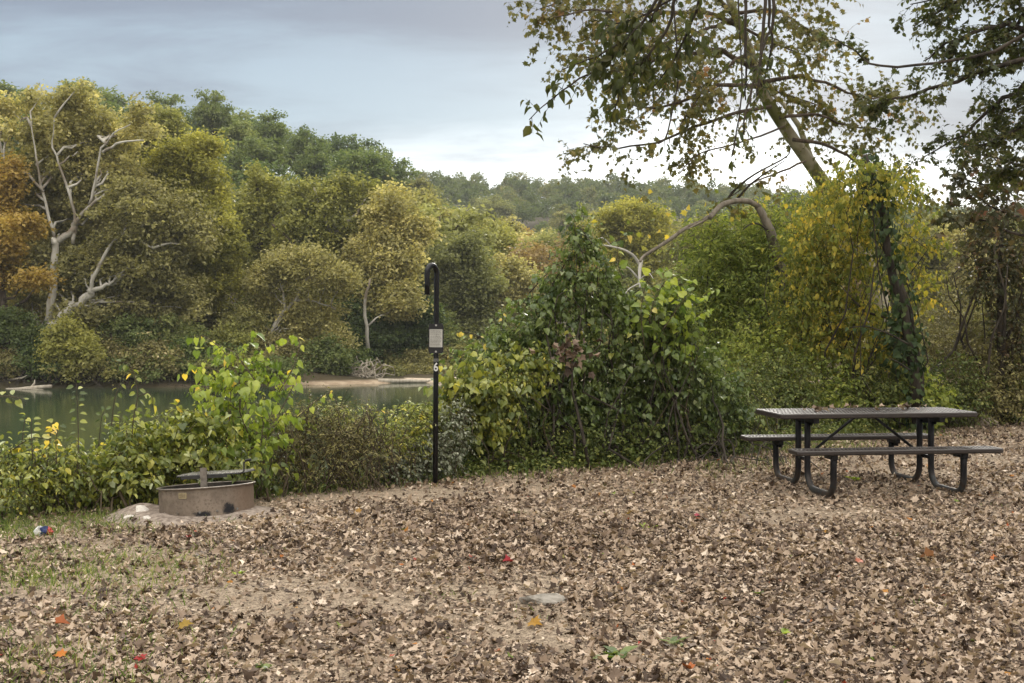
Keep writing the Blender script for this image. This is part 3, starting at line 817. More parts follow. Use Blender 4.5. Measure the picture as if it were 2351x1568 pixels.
# ------------------------------------------------------------------ lantern post
def lantern_post():
    bx, by = -.775, 12.11
    bz = float(H(bx, by))
    m = plain_mat('black_powder_coat', (.004, .0045, .006), (.008, .008, .010), .34, scale=30, spec=.3)
    t = thing('lantern_post', 'tall black steel lantern post with a crook top, number 6 and a notice panel', 'lantern post', (bx, by, bz))
    t.rotation_euler = (0, math.radians(.4), 0)
    g = Geo(); r = .0265; R = .085
    top = 2.225 - bz - r - R
    dd = nz(np.array([-.50, -.87, 0]))       # the crook points left and towards the viewer
    pts = [(0, 0, -.1), (0, 0, 1.0), (0, 0, top)]
    for a in range(12, 181, 12):
        t_ = math.radians(a); pts.append(tuple(dd * (R - R * math.cos(t_)) + np.array([0, 0, top + R * math.sin(t_)])))
    e = dd * 2 * R
    pts += [(e[0], e[1], top - .10), (e[0], e[1], top - .205)]
    g.tube(pts, r, 20)
    po = g.build('pole', m, t, smooth=True)
    g = Geo(); zb = top - .205
    g.tube([(e[0], e[1], zb - .008), (e[0], e[1], zb + .002)], .031, 16)
    g.build('end_cap', m, t)
    g = Geo()
    hp = [(e[0], e[1], zb), (e[0], e[1], zb - .035)]
    for a in range(0, 200, 20):
        t_ = math.radians(a); hp.append((e[0] + .012 - .012 * math.cos(t_), e[1], zb - .055 - .014 * math.sin(t_)))
    g.tube(hp, .0045, 7); g.build('lantern_hook', m, t, smooth=True)
    # panel
    pz = 1.464 - bz; yf = -r - .003
    g = Geo(); g.prism([(x, z + pz) for x, z in rounded_rect(.152, .300, .028, 6)], yf - .010, yf)
    pn = g.build('notice_panel', plain_mat('black_plastic_panel', (.008, .008, .010), None, .35), t)
    g = Geo(); g.prism([(x, z + pz + .003) for x, z in rounded_rect(.130, .180, .003, 2)], yf - .0125, yf - .0105)
    sh = g.build('printed_sheet', plain_mat('printed_paper', (.40, .39, .35), (.46, .45, .41), .6, scale=12), pn)
    g = Geo(); r_ = np.random.default_rng(4)
    z = pz + .083
    while z > pz - .078:
        x = -.058
        while x < .052:
            l = .006 + .016 * r_.random()
            if x + l > .058: break
            hh = .0011 if r_.random() > .15 else .0018
            g.add([(x, yf - .0130, z - hh), (x + l, yf - .0130, z - hh), (x + l, yf - .0130, z + hh), (x, yf - .0130, z + hh)], quads=[(0, 1, 2, 3)])
            x += l + .0035
        z -= .0062 if r_.random() > .2 else .0105
    g.build('print_lines', plain_mat('print_ink', (.10, .10, .10), None, .7), sh)
    sm = plain_mat('zinc_screw', (.45, .45, .44), None, .35, .8)
    for zz_ in (pz + .133, pz - .132):
        g = Geo(); g.tube([(.0, yf - .010, zz_), (.0, yf - .015, zz_)], .010, 14); g.build('screw', sm, pn)
    # numeral, curved round the pole
    cu = bpy.data.curves.new('numeral', 'FONT'); cu.body = '6'; cu.size = .116; cu.align_x = 'CENTER'; cu.align_y = 'CENTER'; cu.offset = .0026; cu.extrude = .0006
    tmp = bpy.data.objects.new('numeral_curve', cu); COL.objects.link(tmp)
    bpy.context.view_layer.update()
    me = bpy.data.meshes.new_from_object(tmp.evaluated_get(bpy.context.evaluated_depsgraph_get()))
    bpy.data.objects.remove(tmp)
    import bmesh
    bm = bmesh.new(); bm.from_mesh(me); bmesh.ops.triangulate(bm, faces=bm.faces[:])
    bmesh.ops.subdivide_edges(bm, edges=bm.edges[:], cuts=4, use_grid_fill=True); bm.to_mesh(me); bm.free()
    V = np.zeros(len(me.vertices) * 3); me.vertices.foreach_get('co', V); V = V.reshape(-1, 3)
    V[:, :2] -= (V[:, :2].max(0) + V[:, :2].min(0)) / 2
    V[:, 0] *= .88
    a = V[:, 0] / r; rad = r + .0012 + V[:, 2]
    W = np.c_[rad * np.sin(a), -rad * np.cos(a), V[:, 1] + 1.178 - bz]
    me.vertices.foreach_set('co', W.ravel()); me.materials.clear(); me.materials.append(plain_mat('white_reflective_numeral', (.68, .68, .66), (.60, .60, .58), .4, scale=60))
    o = bpy.data.objects.new('numeral', me); COL.objects.link(o); o.parent = t
    g = Geo()
    th = np.linspace(-1.5, 1.3, 16)
    zs = (1.262 - bz, 1.228 - bz)
    for i, (a0, a1) in enumerate(zip(th, th[1:])):
        q = [((r + .001) * math.sin(x), -(r + .001) * math.cos(x), zz_) for zz_ in zs for x in (a0, a1)]
        g.add(q, quads=[(0, 1, 3, 2)])
    g.build('worn_sticker', plain_mat('worn_grey_sticker', (.05, .05, .05), (.17, .165, .15), .6, scale=45), t)


# ------------------------------------------------------------------ litter, grass and small things on the ground
def litter():
    g = Geo(); r = np.random.default_rng(5)
    def scatter(n, y0, y1, sz0, sz1, tm, zr, tilt, power=1.0, clump=1.3):
        y = y0 + (y1 - y0) * r.random(n) ** power
        x = (r.random(n) * 2 - 1) * (.50 * y + .8)
        e_ = edge(x)
        keep = (y < e_ + .15 + .4 * r.random(n)) & (y < 21)
        # bare and grassy patches thin the litter
        dens = .60 + .55 * vnoise(x, y, .9, 3) + .45 * vnoise(x, y, 2.6, 7)
        dens = np.where((x < -2.2 + .3 * vnoise(x, y, 1, 2)) & (y > 6.0), dens * .55, dens)
        dens = np.where(x > .3, dens + .30, dens)
        inr = np.hypot(x + 2.69, (y - 10.6)) < .50
        dens = np.where(np.hypot((x + 2.79) / 1.1, (y - 10.55) / .8) < .85, dens * .5, dens)
        keep &= ~inr & (r.random(n) < np.clip(dens, .12, 1))
        x, y = x[keep], y[keep]; k = len(x)
        z = H(x, y) + .004 + zr * 1.35 * r.random(k) ** 1.2
        tl = tilt * .62 * (1 + 1.6 * (r.random(k) < .12))
        tip = np.c_[r.normal(size=(k, 2)), r.normal(size=k) * tl]
        nrm = np.c_[r.normal(size=(k, 2)) * tl[:, None], np.ones(k)]
        nrm[r.random(k) < .4] *= -1
        sz = sz0 + (sz1 - sz0) * r.random(k) ** 1.6
        v = np.clip(.46 + .27 * r.normal(size=k) + .10 * vnoise(x, y, 1.9, 11), 0, .93)
        dk = r.random(k) < .22; v[dk] = r.random(dk.sum()) * .2
        bright = r.random(k) < .004; v[bright] = .95 + .05 * r.random(bright.sum())
        place(g, np.c_[x, y, z], tip, nrm, sz, tm, v)
    scatter(110000, 4.4, 11, .016, .045, FLAKE, .010, .26)
    scatter(80000, 7, 21, .022, .055, FLAKE, .012, .30)
    scatter(32000, 4.4, 10, .020, .052, CURL, .014, .35)
    scatter(30000, 4.4, 10, .018, .048, CHIP, .012, .30)
    scatter(30000, 9, 21, .022, .055, CHIP, .014, .35)
    scatter(2600, 4.4, 9, .025, .070, LOBED, .016, .32)
    scatter(2600, 4.4, 9, .025, .070, LOBED2, .016, .32)
    scatter(9000, 4.4, 9, .025, .070, LOBED3, .020, .50)
    scatter(20000, 8, 21, .03, .065, CURL, .020, .45)
    scatter(5000, 8, 21, .035, .075, LOBED, .022, .40)
    scatter(5000, 8, 21, .035, .075, LOBED2, .022, .40)
    scatter(12000, 8, 21, .035, .07, LOBED3, .026, .55)
    o = g.build('leaf_litter', litter_mat())
    tag(o, 'brown dry fallen leaves carpeting the whole campsite', kind='stuff')


def grass():
    g = Geo(); r = np.random.default_rng(8)
    def blades(x, y, h0, h1, spread=.35):
        k = len(x); z = H(x, y) - .003
        tip = np.c_[r.normal(size=(k, 2)) * spread, np.ones(k)]
        nrm = np.c_[r.normal(size=(k, 2)), r.normal(size=k) * .2]
        place(g, np.c_[x, y, z], tip, nrm, h0 + (h1 - h0) * r.random(k), BLADE, r.random(k))
    BLADE = (np.array([(-.05, 0, 0), (.05, 0, 0), (.035, .55, -.05), (0, 1, -.28), (-.035, .55, -.05)], float), np.array([(0, 1, 2), (0, 2, 4), (4, 2, 3)]))
    # along the bank edge
    n = 13000; x = r.uniform(-7.5, 9.5, n); off = r.normal(size=n) * .28 + .05
    y = edge(x) + off - .12; k_ = (r.random(n) < (.75 + .5 * vnoise(x, y, 2.3, 4)) * np.where(x > -.6, .35, 1)) & (np.hypot(x + 2.69, y - 10.6) > .6)
    blades(x[k_], y[k_], .03, .13)
    # left side lawn patches
    n = 62000; x = r.uniform(-6.5, -1.3, n); y = r.uniform(4.6, 11.5, n)
    w_ = sst(-x / y, .20, .40) * (.5 + .6 * vnoise(x, y, 1.6, 5) + .35 * vnoise(x, y, 4.2, 6))
    k_ = (r.random(n) < w_) & (y < edge(x) + .2) & (np.hypot(x + 2.69, y - 10.6) > .6)
    blades(x[k_], y[k_], .03, .085, .6)
    n = 26000; x = r.uniform(-5, 5, n); y = r.uniform(4.6, 12, n)
    k_ = (vnoise(x, y, 2.1, 9) + .5 * vnoise(x, y, 5.5, 1) > .95) & (y < edge(x))
    blades(x[k_], y[k_], .025, .06, .7)
    # far right behind the table
    n = 9000; x = r.uniform(2, 10, n); y = edge(x) - np.abs(r.normal(size=n)) * .8
    k_ = vnoise(x, y, 1.7, 3) > .1
    blades(x[k_], y[k_], .03, .09)
    o = g.build('grass', ML['grass']); tag(o, 'short green grass in patches at the left and along the bank edge', kind='stuff')


def small_things():
    gy = plain_mat('grey_stone', (.22, .20, .17), (.33, .30, .26), .85, scale=18, bump=.5)
    rock(1243, 1380, .085, (1.7, .8, .55), 'elongated grey stone half buried in the dry leaves of the foreground', gy, None, 7)
    rock(1875, 1276, .028, (1.8, 1, .35), 'tiny white flat stone among the leaves in front of the table', plain_mat('white_chip', (.75, .75, .72), None, .6), None, 9)
    wm = plain_mat('sandstone', (.42, .34, .26), (.56, .47, .37), .9, scale=8, bump=.5)
    rock(2215, 974, .30, (2.2, 1.0, .62), 'long pale sandstone block behind the right end of the picnic table', wm, 'pale stones edging the site behind the table', 12, dz=-.03)
    rock(2330, 968, .20, (2.4, 1.0, .45), 'low tan stone slab at the right edge behind the picnic table', wm, 'pale stones edging the site behind the table', 13, dz=-.04)
    # crumpled wrapper at the left edge
    dx, dy = 103, 1200; Y = EYE * FPX / (dy * .43556 - 325); p = P(dx, dy, Y); p[2] = float(H(p[0], p[1]))
    t = thing('snack_wrapper', 'crumpled white, dark blue and red wrapper lying in the grass at the left', 'wrapper', tuple(p))
    r = np.random.default_rng(3)
    for nm, off, col, s in (('white_panel', (-.045, 0, .03), (.75, .75, .73), (.035, .02, .045)), ('blue_panel', (.0, -.01, .03), (.015, .03, .12), (.036, .02, .04)), ('red_panel', (.04, 0, .03), (.45, .05, .04), (.026, .02, .034))):
        import bmesh
        bm = bmesh.new(); bmesh.ops.create_icosphere(bm, subdivisions=2, radius=1)
        for v in bm.verts:
            v.co = Vector(np.array(v.co) * (1 + .22 * r.normal()) * np.array(s) + np.array(off))
        me = bpy.data.meshes.new(nm); bm.to_mesh(me); bm.free(); me.materials.append(plain_mat(nm + '_film', col, None, .3))
        o = bpy.data.objects.new(nm, me); COL.objects.link(o); o.parent = t
    # green broad-leaved weeds
    weeds = [(1415, 1512, .085, 11, 'broad leaved green weed rosette, the largest in the foreground'), (1560, 1478, .07, 9, 'green weed with small pointed leaves near the bottom right of centre'),
             (1738, 1365, .05, 4, 'two upright green leaves poking through the litter right of centre'), (1487, 1220, .05, 5, 'small green sprout in the litter between the post and the table'),
             (600, 1530, .05, 7, 'tuft of fine green weed at the bottom left'), (1790, 1462, .05, 3, 'single bright green leaf sprout, lower right foreground'),
             (548, 1308, .045, 4, 'bright green small sprout below the fire ring'), (1960, 1102, .08, 8, 'yellow green weed growing between the table legs'),
             (1370, 1048, .08, 8, 'green weed tuft at the foot of the big bush')]
    for i, (dx, dy, s, n, lb) in enumerate(weeds):
        Y = EYE * FPX / (dy * .43556 - 325); p = P(dx, dy, Y); p[2] = float(H(p[0], p[1]))
        g = Geo(); r = np.random.default_rng(200 + i)
        a = r.random(n) * 6.28; tip = np.c_[np.cos(a), np.sin(a), .35 + .5 * r.random(n)]
        place(g, np.tile(p + np.array([0, 0, .008]), (n, 1)) + r.normal(size=(n, 3)) * (.02, .02, 0), tip, np.array([0, 0, 1]) + .2 * r.normal(size=(n, 3)), s * (.7 + .6 * r.random(n)), OVAL if i != 1 else LANCE, .3 + .5 * r.random(n))
        o = g.build('weed', ML['lime'] if i in (3, 5, 6, 7) else ML['vine'], origin=p); o.location = p
        tag(o, lb, 'weed', 'green weeds in the leaf litter')
    # notable single fallen leaves
    lv = [(1172, 1297, .12, (.42, .04, .05), 'bright red crumpled fallen leaf in the middle of the foreground'), (1217, 1432, .13, (.42, .22, .02), 'golden yellow fallen leaf in the lower middle foreground'),
          (1445, 1192, .10, (.55, .36, .04), 'yellow fallen leaf on the ground left of the picnic table'), (2143, 1290, .17, (.24, .10, .03), 'large curled orange brown leaf right of centre foreground'),
          (2292, 1288, .10, (.55, .16, .04), 'small orange red leaf near the right edge'), (1595, 1194, .08, (.40, .06, .09), 'crimson fallen leaf left of the picnic table legs'),
          (150, 1498, .09, (.60, .19, .02), 'vivid orange leaf at the bottom left'), (326, 1512, .09, (.36, .02, .02), 'dark red leaf at the bottom, left of the middle'),
          (128, 1422, .13, (.45, .14, .05), 'reddish orange leaf near the left edge of the foreground'), (828, 1178, .12, (.36, .19, .03), 'amber leaf lying between the fire ring and the post'),
          (412, 1436, .12, (.36, .23, .03), 'ochre leaf in the lower left foreground'), (1968, 1300, .09, (.50, .17, .10), 'salmon pink leaf in front of the picnic table')]
    for i, (dx, dy, s, c, lb) in enumerate(lv):
        Y = EYE * FPX / (dy * .43556 - 325); p = P(dx, dy, Y); p[2] = float(H(p[0], p[1])) + .028
        g = Geo(); r = np.random.default_rng(300 + i)
        place(g, p[None], np.array([[r.normal(), .3 * r.normal(), .15]]), np.array([[.15 * r.normal(), -.45, 1.]]), s * .62, LOBED3 if i in (0, 3, 8) else LOBED, .5)
        o = g.build('fallen_leaf', leaf_mat('fallen_leaf_%s' % i, [(0, tuple(.5 * q for q in c)), (1, tuple(.5 * q for q in c))], .2), origin=p); o.location = p
        tag(o, lb, 'leaf', 'coloured fallen leaves')


picnic_table(); fire_ring(); lantern_post(); litter(); grass(); small_things()

# ------------------------------------------------------------------ far bank trees
def crown_fill(g, lobes, nsub, nclump, nleaf, size, cr, tmpl, r, shell=.4, hang=0.0, flat=.7, up=.7):
    """lobes > sub-lobes > clumps > leaves"""
    c1, d1, i1 = lobe_sample(lobes, nsub, shell, r)
    R1 = np.array([np.mean(lobes[i][1]) for i in i1])
    rs = np.maximum(R1 * r.uniform(.14, .34, nsub), .45)
    va = r.random(nsub)
    # clumps on sub-lobe shells
    k = nclump
    d2 = rnd_dir(nsub * k, r).reshape(nsub, k, 3); d2[..., 2] = d2[..., 2] * .8 + .22; d2 = nz(d2)
    c2 = c1[:, None] + d2 * (rs[:, None, None]) * (r.random((nsub, k, 1)) ** .45) * (1 + .35 * np.abs(r.normal(size=(nsub, k, 1))))
    vb = va[:, None] * .45 + r.random((nsub, k)) * .25
    c2 = c2.reshape(-1, 3); vb = vb.ravel(); d2 = d2.reshape(-1, 3)
    n = nleaf
    off = r.normal(size=(len(c2), n, 3)) * np.array([1, 1, flat]) * cr
    pos = (c2[:, None] + off).reshape(-1, 3)
    v = np.clip((vb[:, None] * .8 + r.random((len(c2), n)) * .5), 0, 1).ravel()
    tip = rnd_dir(len(pos), r) * np.array([1, 1, .6]); tip[:, 2] -= .25 + hang
    nrm = np.repeat(d2, n, 0) * .6 + r.normal(size=(len(pos), 3)) * .6; nrm[:, 2] += up
    place(g, pos, tip, nrm, size * r.uniform(.6, 1.35, len(pos)), tmpl, v)
    return c1


def make_tree(name, label, base, trunks, lobes, mat, bark, nsub=60, nclump=7, nleaf=40, size=.22, cr=.35, tmpl=FLAKE, seed=0,
              group=None, limb_r=.10, shell=.4, hang=0, cat='tree', limbs=True, flat=.7, up=.7, nlimb=26):
    r = np.random.default_rng(seed + 1000)
    base = np.asarray(base, float)
    t = thing(name, label, cat, tuple(base), group)
    gt = Geo()
    allp = []
    for pts, r0, r1 in trunks:
        pts = np.asarray(pts, float)
        # refine
        tt = np.linspace(0, 1, len(pts)); t2 = np.linspace(0, 1, max(6, len(pts) * 3))
        q = np.stack([np.interp(t2, tt, pts[:, i]) for i in range(3)], -1)
        q[1:-1] += r.normal(size=(len(q) - 2, 3)) * r0 * .25
        gt.tube(q, np.interp(t2, [0, 1], [r0, r1]), 9)
        allp.append(q)
    allp = np.concatenate(allp)
    gl = Geo()
    c1 = crown_fill(gl, lobes, int(nsub * 1.9), nclump, int(nleaf * .78), size * .95, cr * .85, tmpl, r, shell, hang, flat, up)
    if limbs:
        sel = c1[r.permutation(len(c1))[:nlimb]]
        for i, c in enumerate(sel):
            d = allp - c; cost = np.linalg.norm(d, axis=1) + 1.2 * np.maximum(0, d[:, 2] + 1.0)
            p0 = allp[np.argmin(cost)]
            ln = np.linalg.norm(c - p0)
            if ln > .4:
                gt.tube(bend(p0, c, 7, .08, .05, seed * 50 + i), np.linspace(min(limb_r, ln * .022 + .02), .012, 7), 5)
    gt.build('trunk', bark, t, smooth=True, origin=base)
    gl.build('crown', mat, t, origin=base)
    return t


def LB(dx, dy, rx, ry, Y, dep=.8):
    s = .43556 / FPX * Y
    return (P(dx, dy, Y), (rx * s, rx * s * dep, ry * s))


def TP(pts, Y, r0, r1, dY=None):
    dY = dY or [0] * len(pts)
    return (np.array([P(a, b, Y + d) for (a, b), d in zip(pts, dY)]), r0, r1)


def far_base(dx, Y):
    x = (dx * .43556 - 512) / FPX * Y
    return np.array([x, Y, float(H(x, Y)) - .1])


def with_base(b, pts, Y, r0, r1):
    a, _, _ = TP(pts, Y, r0, r1)
    return (np.vstack([b[None], a]), r0, r1)


def far_bank():
    W, BR = ML['bark_white'], ML['bark_brown']
    # the big white-limbed sycamore at the left
    Y = 72; b = far_base(98, Y - 1)
    make_tree('sycamore_tree', 'tallest sycamore on the far left bank, white forking limbs in a bronze and olive crown', b,
              [with_base(b, [(112, 740), (122, 640), (128, 560), (125, 548)], Y - 2.2, .26, .17), TP([(125, 548), (105, 470), (92, 420), (82, 350), (72, 290)], Y - 1.3, .10, .035),
               TP([(100, 440), (62, 400), (10, 372)], Y - 1.3, .09, .035), TP([(168, 560), (172, 520), (165, 455), (140, 390), (118, 330), (125, 270)], Y - 1.3, .115, .035),
               TP([(128, 560), (168, 528), (172, 505)], Y - 1.3, .20, .17), TP([(170, 515), (208, 470), (240, 448), (268, 425)], Y - 1.3, .13, .05),
               TP([(205, 470), (218, 420), (232, 340), (268, 300), (300, 285)], Y - 1.3, .09, .025), TP([(235, 350), (280, 325), (330, 322)], Y - 1.3, .09, .04)],
              [LB(60, 330, 95, 90, Y), LB(150, 290, 90, 85, Y + 2), LB(245, 330, 95, 75, Y + 2), LB(150, 420, 150, 90, Y + 2.5), LB(45, 460, 65, 80, Y + 2), LB(280, 420, 70, 60, Y + 1), LB(170, 225, 45, 25, Y), LB(130, 225, 50, 25, Y), LB(80, 245, 35, 20, Y), LB(20, 250, 40, 30, Y + 2), LB(320, 300, 45, 60, Y), LB(90, 560, 110, 80, Y + 3), LB(220, 520, 90, 60, Y + 3), LB(40, 680, 70, 60, Y + 2)],
              ML['tan'], W, nsub=210, nclump=8, nleaf=26, size=.26, cr=.34, seed=1, nlimb=40, limb_r=.09)
    Y = 69.5; b = far_base(88, Y)
    make_tree('sycamore_tree', 'sycamore with a dark curved trunk leaning right over the river and one bare white limb', b,
              [with_base(b, [(100, 770), (135, 735), (175, 705), (205, 675), (212, 665)], Y, .36, .20), TP([(205, 675), (212, 640), (238, 590), (262, 550), (300, 528), (335, 512)], Y, .13, .05),
               TP([(205, 672), (240, 655), (262, 645)], Y, .15, .07), TP([(285, 535), (310, 545), (350, 570)], Y, .07, .03)],
              [LB(330, 500, 110, 80, Y + 1), LB(250, 620, 120, 70, Y + 2), LB(420, 520, 90, 80, Y + 2), LB(150, 640, 110, 80, Y + 2.5), LB(350, 640, 90, 60, Y + 2), LB(300, 450, 70, 35, Y + 1), LB(170, 740, 70, 50, Y + 1.5), LB(60, 600, 50, 80, Y + 2), LB(260, 730, 110, 50, Y + 1.5), LB(400, 700, 90, 60, Y + 2), LB(330, 590, 100, 60, Y + 1.5)],
              ML['tan'], W, nsub=190, nclump=7, nleaf=24, size=.25, cr=.34, seed=2, nlimb=26, limb_r=.08)
    Y = 70; b = far_base(5, Y)
    make_tree('maple_tree', 'orange autumn tree cut off by the left edge of the photo', b, [with_base(b, [(5, 700), (0, 560), (5, 420)], Y, .3, .1)],
              [LB(-20, 450, 60, 80, Y), LB(5, 540, 36, 60, Y - 1), LB(-20, 620, 50, 60, Y), LB(24, 410, 18, 40, Y), LB(60, 520, 35, 16, Y - 4), LB(85, 640, 28, 10, Y - 5)], ML['orange'], BR, nsub=90, nclump=8, nleaf=28, size=.24, cr=.32, seed=3)
    Y = 77; b = far_base(445, Y)
    make_tree('sycamore_tree', 'bright yellow green rounded tree with a knobbly crown, right of the tallest sycamore', b, [with_base(b, [(450, 740), (455, 560), (440, 400)], Y, .42, .12)],
              [LB(430, 370, 75, 50, Y), LB(460, 440, 60, 60, Y - 1), LB(390, 420, 60, 60, Y), LB(470, 560, 80, 60, Y - 2), LB(490, 640, 65, 55, Y - 2), LB(430, 650, 90, 60, Y - 1), LB(500, 510, 50, 30, Y - 2), LB(470, 330, 35, 20, Y)],
              ML['gold'], BR, nsub=150, nclump=8, nleaf=30, size=.24, cr=.32, seed=4)
    Y = 84; b = far_base(610, Y)
    make_tree('sycamore_tree', 'olive green crown with a yellow top, left of the middle clump across the river', b, [with_base(b, [(605, 700), (600, 560), (590, 420)], Y, .4, .1), TP([(700, 590), (660, 545), (625, 515)], Y - 4, .14, .07)],
              [LB(590, 430, 50, 40, Y), LB(640, 480, 70, 60, Y), LB(600, 560, 80, 60, Y), LB(640, 640, 90, 60, Y), LB(570, 500, 60, 70, Y), LB(560, 620, 60, 60, Y), LB(700, 700, 90, 50, Y), LB(600, 720, 80, 50, Y)], ML['goldgreen'], BR, nsub=110, nclump=7, nleaf=26, size=.27, cr=.36, seed=5)
    Y = 82; b = far_base(800, Y)
    make_tree('sycamore_tree', 'wide green gold tree with pale inner stems in the middle of the far bank', b, [with_base(b, [(790, 740), (770, 620), (765, 520), (790, 450)], Y, .42, .1), TP([(765, 540), (735, 480), (720, 430)], Y - 1, .16, .05), TP([(768, 535), (820, 490), (840, 455)], Y - 1, .16, .05)],
              [LB(720, 460, 65, 45, Y), LB(800, 440, 60, 35, Y), LB(760, 520, 90, 60, Y), LB(740, 600, 90, 50, Y), LB(840, 500, 60, 60, Y), LB(690, 540, 60, 50, Y - 1), LB(820, 600, 80, 60, Y), LB(760, 680, 90, 50, Y)], ML['goldgreen'], W, nsub=150, nclump=7, nleaf=26, size=.26, cr=.35, seed=6, limb_r=.1)
    Y = 80; b = far_base(880, Y)
    make_tree('sycamore_tree', 'bronze gold tree whose crown ends just left of the lantern post', b, [with_base(b, [(868, 760), (880, 650), (890, 520)], Y, .2, .06), TP([(845, 800), (835, 700), (850, 640)], Y - 3, .14, .07)],
              [LB(900, 470, 60, 40, Y), LB(900, 540, 72, 60, Y), LB(880, 620, 80, 55, Y), LB(930, 600, 45, 50, Y - 1), LB(920, 690, 50, 40, Y - 2), LB(840, 580, 60, 50, Y), LB(860, 700, 70, 50, Y), LB(950, 540, 40, 60, Y)], ML['tan'], W, nsub=140, nclump=7, nleaf=26, size=.26, cr=.34, seed=7)
    Y = 74; b = far_base(600, Y)
    make_tree('sycamore_tree', 'small tan sycamore leaning right with white forked limbs, low over the bank', b,
              [with_base(b, [(620, 770), (650, 715), (680, 690), (690, 660), (722, 620)], Y, .15, .06), TP([(655, 710), (650, 670), (640, 640)], Y, .09, .04), TP([(675, 690), (720, 690), (770, 710)], Y, .07, .03), TP([(690, 665), (730, 625), (790, 622)], Y, .09, .03)],
              [LB(690, 610, 80, 40, Y), LB(620, 640, 55, 40, Y + .5), LB(750, 650, 70, 40, Y), LB(700, 730, 85, 45, Y + 1), LB(770, 790, 45, 35, Y), LB(600, 690, 40, 35, Y + 1)], ML['tan'], W, nsub=100, nclump=7, nleaf=18, size=.22, cr=.34, seed=8, limb_r=.07)
    Y = 79; b = far_base(820, Y)
    make_tree('cedar_tree', 'dark green layered tree behind the bank in the gap left of the post', b, [with_base(b, [(820, 760), (820, 700)], Y, .25, .08)],
              [LB(820, 780, 80, 40, Y), LB(800, 730, 60, 40, Y), LB(880, 800, 60, 40, Y), LB(900, 740, 50, 50, Y + 1)], ML['darkgreen'], BR, nsub=80, nclump=7, nleaf=28, size=.24, cr=.32, seed=9, flat=.25)
    Y = 80; b = far_base(955, Y)
    make_tree('cedar_tree', 'dark green drooping tree directly behind the notice panel', b, [with_base(b, [(955, 760), (955, 700)], Y, .25, .08)],
              [LB(950, 770, 50, 40, Y), LB(965, 720, 35, 35, Y)], ML['darkgreen'], BR, nsub=50, nclump=7, nleaf=28, size=.24, cr=.32, seed=10, flat=.25)
    specs = [
        (1050, 90, [(1050, 600, 70, 60), (1080, 670, 75, 50), (1030, 720, 60, 60), (1090, 760, 70, 45)], 'palegreen', 'feathery pale yellow green tree just right of the lantern post crook', 'willow_tree', .28),
        (1170, 96, [(1170, 640, 60, 55), (1180, 700, 65, 60), (1150, 780, 70, 50)], 'tan', 'grey tan thin crowned tree between the post and the big bush', 'ash_tree', .3),
        (1000, 98, [(1010, 540, 55, 50), (1000, 610, 50, 50), (980, 480, 30, 30)], 'olive', 'olive tree above the crook of the lantern post', 'ash_tree', .3),
        (1120, 115, [(1120, 560, 70, 50), (1100, 620, 60, 50)], 'goldgreen', 'yellowish green tree upper right of the lantern post', 'hickory_tree', .3),
        (1450, 112, [(1450, 500, 75, 38), (1400, 530, 60, 50), (1500, 540, 65, 55), (1450, 590, 90, 60), (1460, 680, 90, 60)], 'gold', 'broad rounded tan gold tree rising above the big bush', 'sycamore_tree', .30),
        (1250, 118, [(1250, 590, 60, 50), (1270, 660, 70, 60), (1230, 700, 60, 60)], 'palegreen', 'pale grey green tree behind the left shoulder of the big bush', 'ash_tree', .3),
        (1340, 122, [(1340, 560, 50, 45), (1350, 640, 70, 60)], 'tan', 'tan tree behind the pointed top of the big bush', 'ash_tree', .3),
        (1190, 150, [(1190, 545, 26, 16), (1200, 565, 30, 15)], 'orange', 'small orange gold tree on the wooded slope above the post', 'maple_tree', .34),
        (1600, 95, [(1600, 560, 60, 60), (1580, 640, 80, 70), (1650, 620, 70, 90)], 'olive', 'olive tree across the river behind the arching dead branch', 'ash_tree', .3),
        (1740, 92, [(1740, 540, 60, 60), (1760, 640, 90, 80), (1840, 620, 80, 80)], 'tan', 'tan tree across the river right of the arching branch', 'ash_tree', .3),
        (2120, 90, [(2110, 560, 60, 50), (2140, 640, 70, 70), (2060, 600, 60, 80), (2130, 730, 80, 70)], 'olive', 'olive brown tree seen through the gap right of the ivy clad trunk', 'hickory_tree', .3),
        (2230, 88, [(2220, 560, 60, 50), (2250, 640, 80, 70), (2210, 730, 80, 70)], 'tan', 'tan tree across the river near the right side of the photo', 'hickory_tree', .3),
        (2340, 92, [(2330, 560, 60, 50), (2350, 660, 80, 90)], 'olive', 'olive tree across the river behind the right edge shrubs', 'hickory_tree', .3),
        (255, 95, [(360, 300, 60, 50), (300, 330, 60, 50)], 'goldgreen', 'yellow green tree top peeping out behind the tallest sycamore', 'hickory_tree', .3)]
    for i, (dx, Y, lb, mt, lab, nm, ls) in enumerate(specs):
        b = far_base(dx, Y)
        top = min(l[1] for l in lb)
        make_tree(nm, lab, b, [with_base(b, [(dx + 4, 780), (dx - 3, (780 + top) / 2), (dx + 3, top + 30)], Y, .3, .07)], [LB(a, c, d, e, Y) for a, c, d, e in lb], ML[mt], W if i % 2 else BR,
                  nsub=22 * len(lb) + 10, nclump=7, nleaf=24, size=ls, cr=.4, seed=20 + i, nlimb=22, limb_r=.09)
